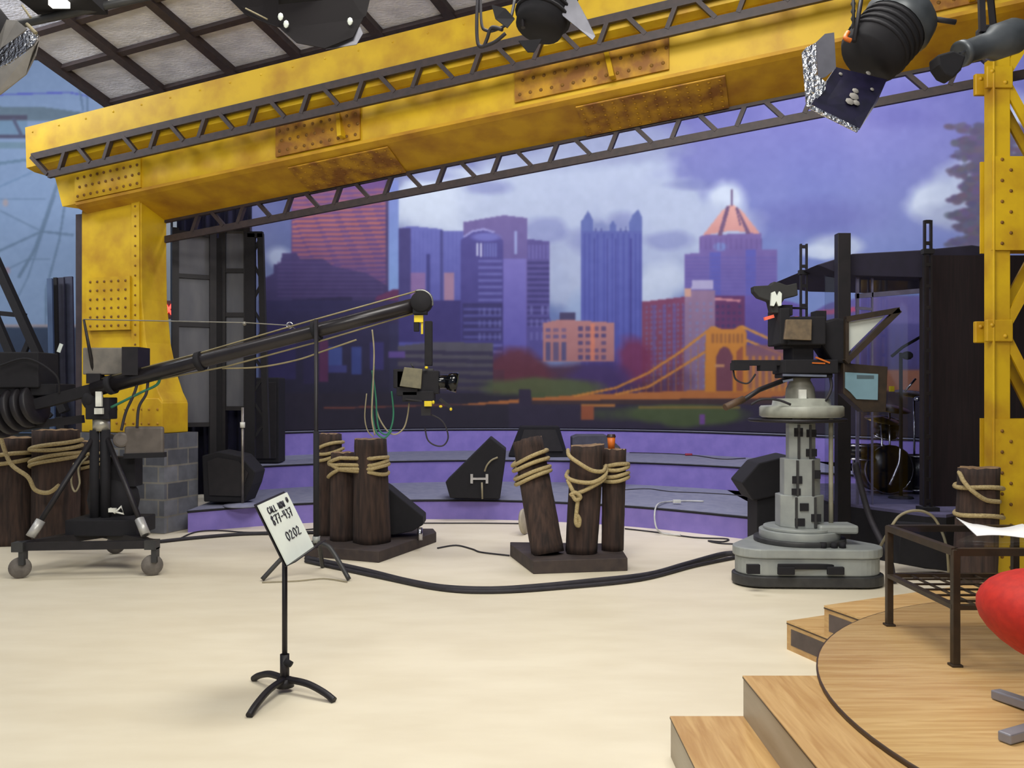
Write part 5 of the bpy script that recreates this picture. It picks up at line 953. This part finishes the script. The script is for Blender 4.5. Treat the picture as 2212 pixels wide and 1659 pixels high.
L = thing_light(2120, 90, 'long tubular spotlight pointing down left beside the yellow tower top'); a, b = P(2196, 76, D), P(2060, 122, D-.1); ax = (b-a).normalized()
mb = MB(); mb.lathe(a, [(0, -.03), (.075, -.02), (.09, .02), (.088, .16), (.062, .2), (.058, .33), (.066, .34), (.066, .37), (.05, .37), (0, .36)], 24, ax); mb.build('housing', M_lampg, L); mb = MB(); mb.box(P(2130, 74, D-.02), (.07, .09, .07)); poly([(2025, 118), (2060, 108), (2088, 120), (2078, 150), (2060, 168), (2042, 160), (2028, 140)], D-.2, .1, mb); mb.build('lens_hood', M_matte, L, .01)
mb = MB(); mb.bar(P(2122, 70, D-.06), P(2118, -60, D), .03, .02); mb.bar(P(2146, 60, D+.06), P(2134, -60, D), .03, .02); hanger(mb, P(2126, -62, D)); mb.build('yoke', M_blk, L); mb = MB(); mb.bar(P(2058, 122, D-.16), P(2088, 108, D-.12), .008, .008); mb.build('bright_latch', M_chrome, L)
mb = MB(); mb.tube([P(1990, -60, D), P(2000, 15, D), P(2012, 36, D)], .006, 6); mb.tube([P(2012, 40, D-.02), P(2064, 48, D-.02)], .014, 8); tag(mb.build('hanging_plug', M_cable), 'black cable with grey plug dangling between the two right lights', 'plug')
L = thing_light(1160, 40, 'dark ribbed studio light with open flap hanging over the girder centre'); a, b = P(1195, -30, D), P(1152, 96, D-.08); ax = (b-a).normalized()
mb = MB(); mb.lathe(a, [(0, -.05), (.1, -.04), (.13, .0), (.135, .14), (.13, .2), (.12, .26), (0, .26)], 24, ax); [mb.lathe(a, [(.13, h), (.145, h), (.145, h+.012), (.13, h+.012)], 24, ax) for h in (.02, .06, .1, .14, .18)]; mb.build('housing', M_matte, L)
mb = MB(); mb.prism([P(1200, 2, D-.12), P(1243, -6, D-.12), P(1268, 40, D-.13), P(1286, 78, D-.15), P(1280, 86, D-.15), P(1248, 60, D-.14), P(1216, 34, D-.13)], (0, .008, 0)); mb.build('open_flap', mat('grey_flap_metal', (112, 112, 122)), L); mb = MB(); mb.prism([P(1062, 10, D-.06), P(1092, 18, D-.1), P(1112, 40, D-.12), P(1096, 60, D-.12), P(1070, 40, D-.08)], (0, .008, 0)); poly([(1120, 88), (1140, 112), (1154, 112), (1170, 84)], D-.2, .01, mb); mb.build('rear_flap', M_matte, L)
mb = MB(); mb.tube(smooth_path([P(1034, -30, D), P(1030, 40, D-.03), P(1032, 92, D-.04), P(1044, 100, D-.05), P(1052, 84, D-.06), P(1062, 60, D-.08), P(1085, 64, D-.12)]), .010, 6); mb.tube(smooth_path([P(1038, -30, D), P(1040, 50, D-.05), P(1052, 66, D-.06), P(1072, 64, D-.08), P(1100, 46, D-.1), P(1112, 0, D)]), .008, 6); mb.tube(smooth_path([P(1046, 100, D-.05), P(1070, 90, D-.08), P(1092, 72, D-.1)]), .009, 6); mb.build('power_cable', M_cable, L)
mb = MB(); mb.tube([P(1130, 60, D-.1), P(1120, -60, D), P(1230, -60, D), P(1222, 30, D)], .012, 6); hanger(mb, P(1175, -62, D)); mb.build('yoke', M_blk, L)
L = thing_light(640, 20, 'wide dark studio light with drooping barn doors hanging upper left of centre'); 
mb = MB(); mb.lathe(P(660, -75, D+.1), [(0, 0), (.17, .02), (.2, .1), (.2, .26), (.18, .3), (0, .3)], 28, (0, -.35, -1)); mb.build('housing', M_matte, L)
mb = MB(); mb.prism([P(492, -6, D-.02), P(600, -8, D-.1), P(608, 60, D-.14), P(580, 52, D-.12), P(528, 30, D-.05)], (0, .008, 0)); mb.prism([P(598, 10, D-.12), P(760, -6, D-.12), P(784, 40, D-.16), P(762, 80, D-.2), P(702, 104, D-.22), P(640, 92, D-.2), P(606, 62, D-.16)], (0, .008, 0)); mb.prism([P(740, -6, D-.08), P(800, -8, D-.05), P(790, 34, D-.1), P(770, 50, D-.12)], (0, .008, 0)); mb.build('barn_door', mat('dark_brown_flap', (16, 10, 13), 1.0), L)
mb = MB(); mb.prism([P(703, 106, D-.19), P(735, 82, D-.18), P(778, 58, D-.17), P(784, 72, D-.17), P(770, 96, D-.18)], (0, .006, 0)); mb.build('grey_scrim', mat('grey_flap_metal', (112, 112, 122)), L); mb = MB(); [mb.ell(P(x, y, D-.2), (.014, .006, .02), 8) for x, y in ((606, 36), (618, 52), (756, 46))]; mb.build('clip', M_ivory, L); mb = MB(); mb.tube([P(530, 18, D-.15), P(578, 42, D-.15)], .004, 5); mb.build('wire', M_tan, L)
mb = MB(); hanger(mb, P(660, -90, D+.08)); mb.build('yoke', M_blk, L)
L = thing_light(20, 110, 'silver barn door light partly cut off at the far upper left')
mb = MB(); mb.lathe(P(-60, 60, D), [(0, -.1), (.15, -.08), (.17, 0), (.17, .14), (0, .15)], 24, (.6, -.5, -.6)); mb.build('housing', M_matte, L); mb = MB(); mb.prism([P(-10, 112, D-.1), P(58, 66, D-.18), P(84, 76, D-.2), P(72, 96, D-.22), P(20, 136, D-.16), P(-12, 150, D-.12)], (0, .008, 0)); mb.build('silver_flap', M_foil, L)
mb = MB(); mb.prism([P(-10, 96, D-.05), P(14, 42, D-.08), P(36, 44, D-.1), P(58, 62, D-.16), P(0, 108, D-.1)], (0, .008, 0)); mb.prism([P(-12, 150, D-.13), P(22, 138, D-.17), P(74, 98, D-.23), P(86, 80, D-.2), P(76, 120, D-.2), P(56, 160, D-.16), P(0, 204, D-.1), P(-12, 206, D-.1)], (0, .008, 0)); mb.build('grey_flap', mat('light_grey_flap', (150, 146, 142), .45, .2), L); mb = MB(); mb.tube([P(58, 52, D-.2), P(78, 72, D-.22)], .009, 6); mb.tube([P(48, 12, D-.1), P(66, 38, D-.15)], .006, 6); mb.build('twine', M_tan, L); mb = MB(); hanger(mb, P(-60, 20, D)); mb.build('yoke', M_blk, L)
# catwalk tubes and further lamps glimpsed at the very top left
mb = MB(); mb.tube([P(-40, 70, 6.4), P(230, 12, 6.4), P(420, -30, 6.4)], .03, 8); tag(mb.build('grid_pipe', M_dkgrey), 'dark grid pipe crossing the upper left corner', 'pipe')
L = thing('studio_light', P(150, -10, 6.3), 'bright lit work light glimpsed at the top edge, left of the roof grid', 'studio light'); MB().box(P(135, -6, 6.3), (.5, .3, .12)).build('housing', M_matte, L); MB().box(P(128, 8, 6.2), (.12, .06, .04)).build('lit_lens', mat('lit_lamp', (255, 250, 235), .4, emit=3), L); MB().bar(P(135, -20, 6.3), P(135, -160, 6.3), .03, .03).build('hanger', M_blk, L)

# ================================================================ LEFT BACKGROUND CLUTTER
fr_ = thing('tripod_frame', P(60, 900, 12.0)*1.0, 'dark diagonal steel frame standing before the blue backdrop at the left edge', 'frame'); D = 12.0
for a, b, w_ in (((-20, 540), (140, 890), .12), ((-30, 640), (60, 850), .09), ((130, 900), (150, 1000), .1)): mb = MB(); mb.bar(P(*a, D), P(*b, D), .1, w_, (0, 1, 0)); mb.build('leg', M_dkframe if 'M_dkframe' in globals() else M_matte, fr_)
for a, b in (((-20, 675), (56, 682)), ((-10, 700), (60, 850)), ((70, 720), (40, 790)), ((60, 850), (110, 900))): mb = MB(); mb.bar(P(*a, D+.05), P(*b, D+.05), .06, .06, (0, 1, 0)); mb.build('brace', M_matte, fr_)
M_slate = mat('slate_blue_pipe', (70, 92, 128), .6, 0, (52, 68, 100), 3, stretch=(1, 1, .4))
for i, (px, w_, y0, m, lab) in enumerate(((110, .07, 602, M_slate, 'thin slate blue board leaning leftmost in the row beside the dark upright'), (122, .05, 600, M_matte, 'thin black board between two slate blue boards'), (134, .09, 600, mat('dark_slate_board', (44, 44, 64), .7), 'dark slate board in the middle of the row beside the dark upright'), (150, .12, 598, mat('charcoal_blue_board', (52, 56, 80), .7), 'wide charcoal blue board nearest the dark upright'))):
    q0_, q1_ = P(px+8, 1010, 12.2+.1*i), P(px-2, y0, 12.5+.1*i); q0_.z = 0; mb = MB(); mb.bar(q0_, q1_, w_, .04, (0, 1, 0)); tag(mb.build('leaning_board', m), lab, 'board', 'boards leaning by the dark upright')
mb = MB(); mb.box(P(132, 752, 12.3)+V(0, -.03, 0), (.05, .01, .12), Matrix.Rotation(.35, 3, 'Y')); mb.build('pale_tape', M_ivory, sc.objects['leaning_board.002'])
sh = thing('equipment_rack', (P(20, 0, 12.8).x, 12.8, 0), 'low dark equipment rack with pale labels behind the crane weights', 'rack'); x = P(5, 0, 12.8).x
MB().box((x, 12.9, .8), (1.5, .5, 1.6)).build('rack_body', mat('dark_teal_rack', (26, 34, 42), .7), sh, .01); mb = MB(); [mb.box((x, 12.64, z), (1.4, .01, .012)) for z in (1.2, 1.32, 1.45)]; mb.build('drawer_line', M_slate, sh); mb = MB(); mb.box((x+.1, 12.8, 1.72), (1.3, .3, .2)); mb.build('top_unit', M_matte, sh, .02)
mb = MB(); [mb.box(P(px, 768, 12.62), (w_, .02, .05)) for px, w_ in ((15, .16), (35, .1), (60, .1))]; mb.build('label', mat('dim_label', (130, 126, 120), .6), sh)

# ================================================================ CABLES ON THE FLOOR
cable('floor_cable', [FL(662, 1206, .03), FL(720, 1218, .03), FL(800, 1236, .03), FL(880, 1256, .03), FL(960, 1270, .03), FL(1060, 1274, .03), FL(1160, 1268, .03), FL(1280, 1256, .03), FL(1400, 1242, .03), FL(1480, 1220, .03), FL(1560, 1198, .03), FL(1604, 1196, .06)], .03, M_cable, 'thick dark cable bundle curving across the floor to the grey pedestal')
cable('floor_cable', [FL(660, 1212, .02), FL(820, 1246, .02), FL(950, 1272, .02), FL(1060, 1278, .02), FL(1200, 1270, .02), FL(1380, 1252, .02), FL(1500, 1222, .02), FL(1600, 1202, .02)], .018, M_cable, 'thinner cable hugging the front of the thick curving bundle')
cable('floor_cable', [FL(345, 1170, .02), FL(420, 1162, .02), FL(520, 1154, .02), FL(600, 1152, .02), FL(700, 1150, .02)], .022, M_cable, 'dark cable running along the floor from the crane dolly to the left piles')
cable('floor_wire', [FL(380, 1168, .01), FL(420, 1150, .01), FL(470, 1146, .01), FL(540, 1150, .01), FL(640, 1146, .01), FL(800, 1132, .01), FL(1000, 1130, .01), FL(1130, 1131, .01)], .009, M_cable, 'thin black wire following the foot of the lowest stage riser on the left')
cable('floor_wire', [FL(1350, 1142, .01), FL(1420, 1150, .01), FL(1500, 1161, .01), FL(1570, 1164, .01), FL(1562, 1170, .01), FL(1530, 1168, .01), FL(1560, 1174, .01), FL(1640, 1176, .01)], .009, M_cable, 'thin black wire with a small loop near the speaker on the right')
cable('floor_wire', [FL(945, 1184, .01), FL(985, 1178, .01), FL(1020, 1186, .01), FL(1040, 1193, .01), FL(1100, 1200, .01)], .009, M_cable, 'thin wire lying between the two groups of timber piles')
cable('floor_wire', [FL(566, 1258, .01), FL(640, 1255, .01), FL(700, 1250, .01), FL(750, 1257, .01)], .006, M_tan, 'thin thread joining the feet of the black tripod stand')
MB().lathe(FL(1132, 1157, .0)+V(0, .1, .16), [(0, -.02), (.15, -.02), (.16, 0), (.15, .02), (0, .02)], 24, (1, -.35, .1)).build('cable_reel', mat('pale_beige_disc', (176, 166, 146), .6)); tag(sc.objects['cable_reel'], 'pale round disc leaning behind the foot of the leaning pile', 'disc')
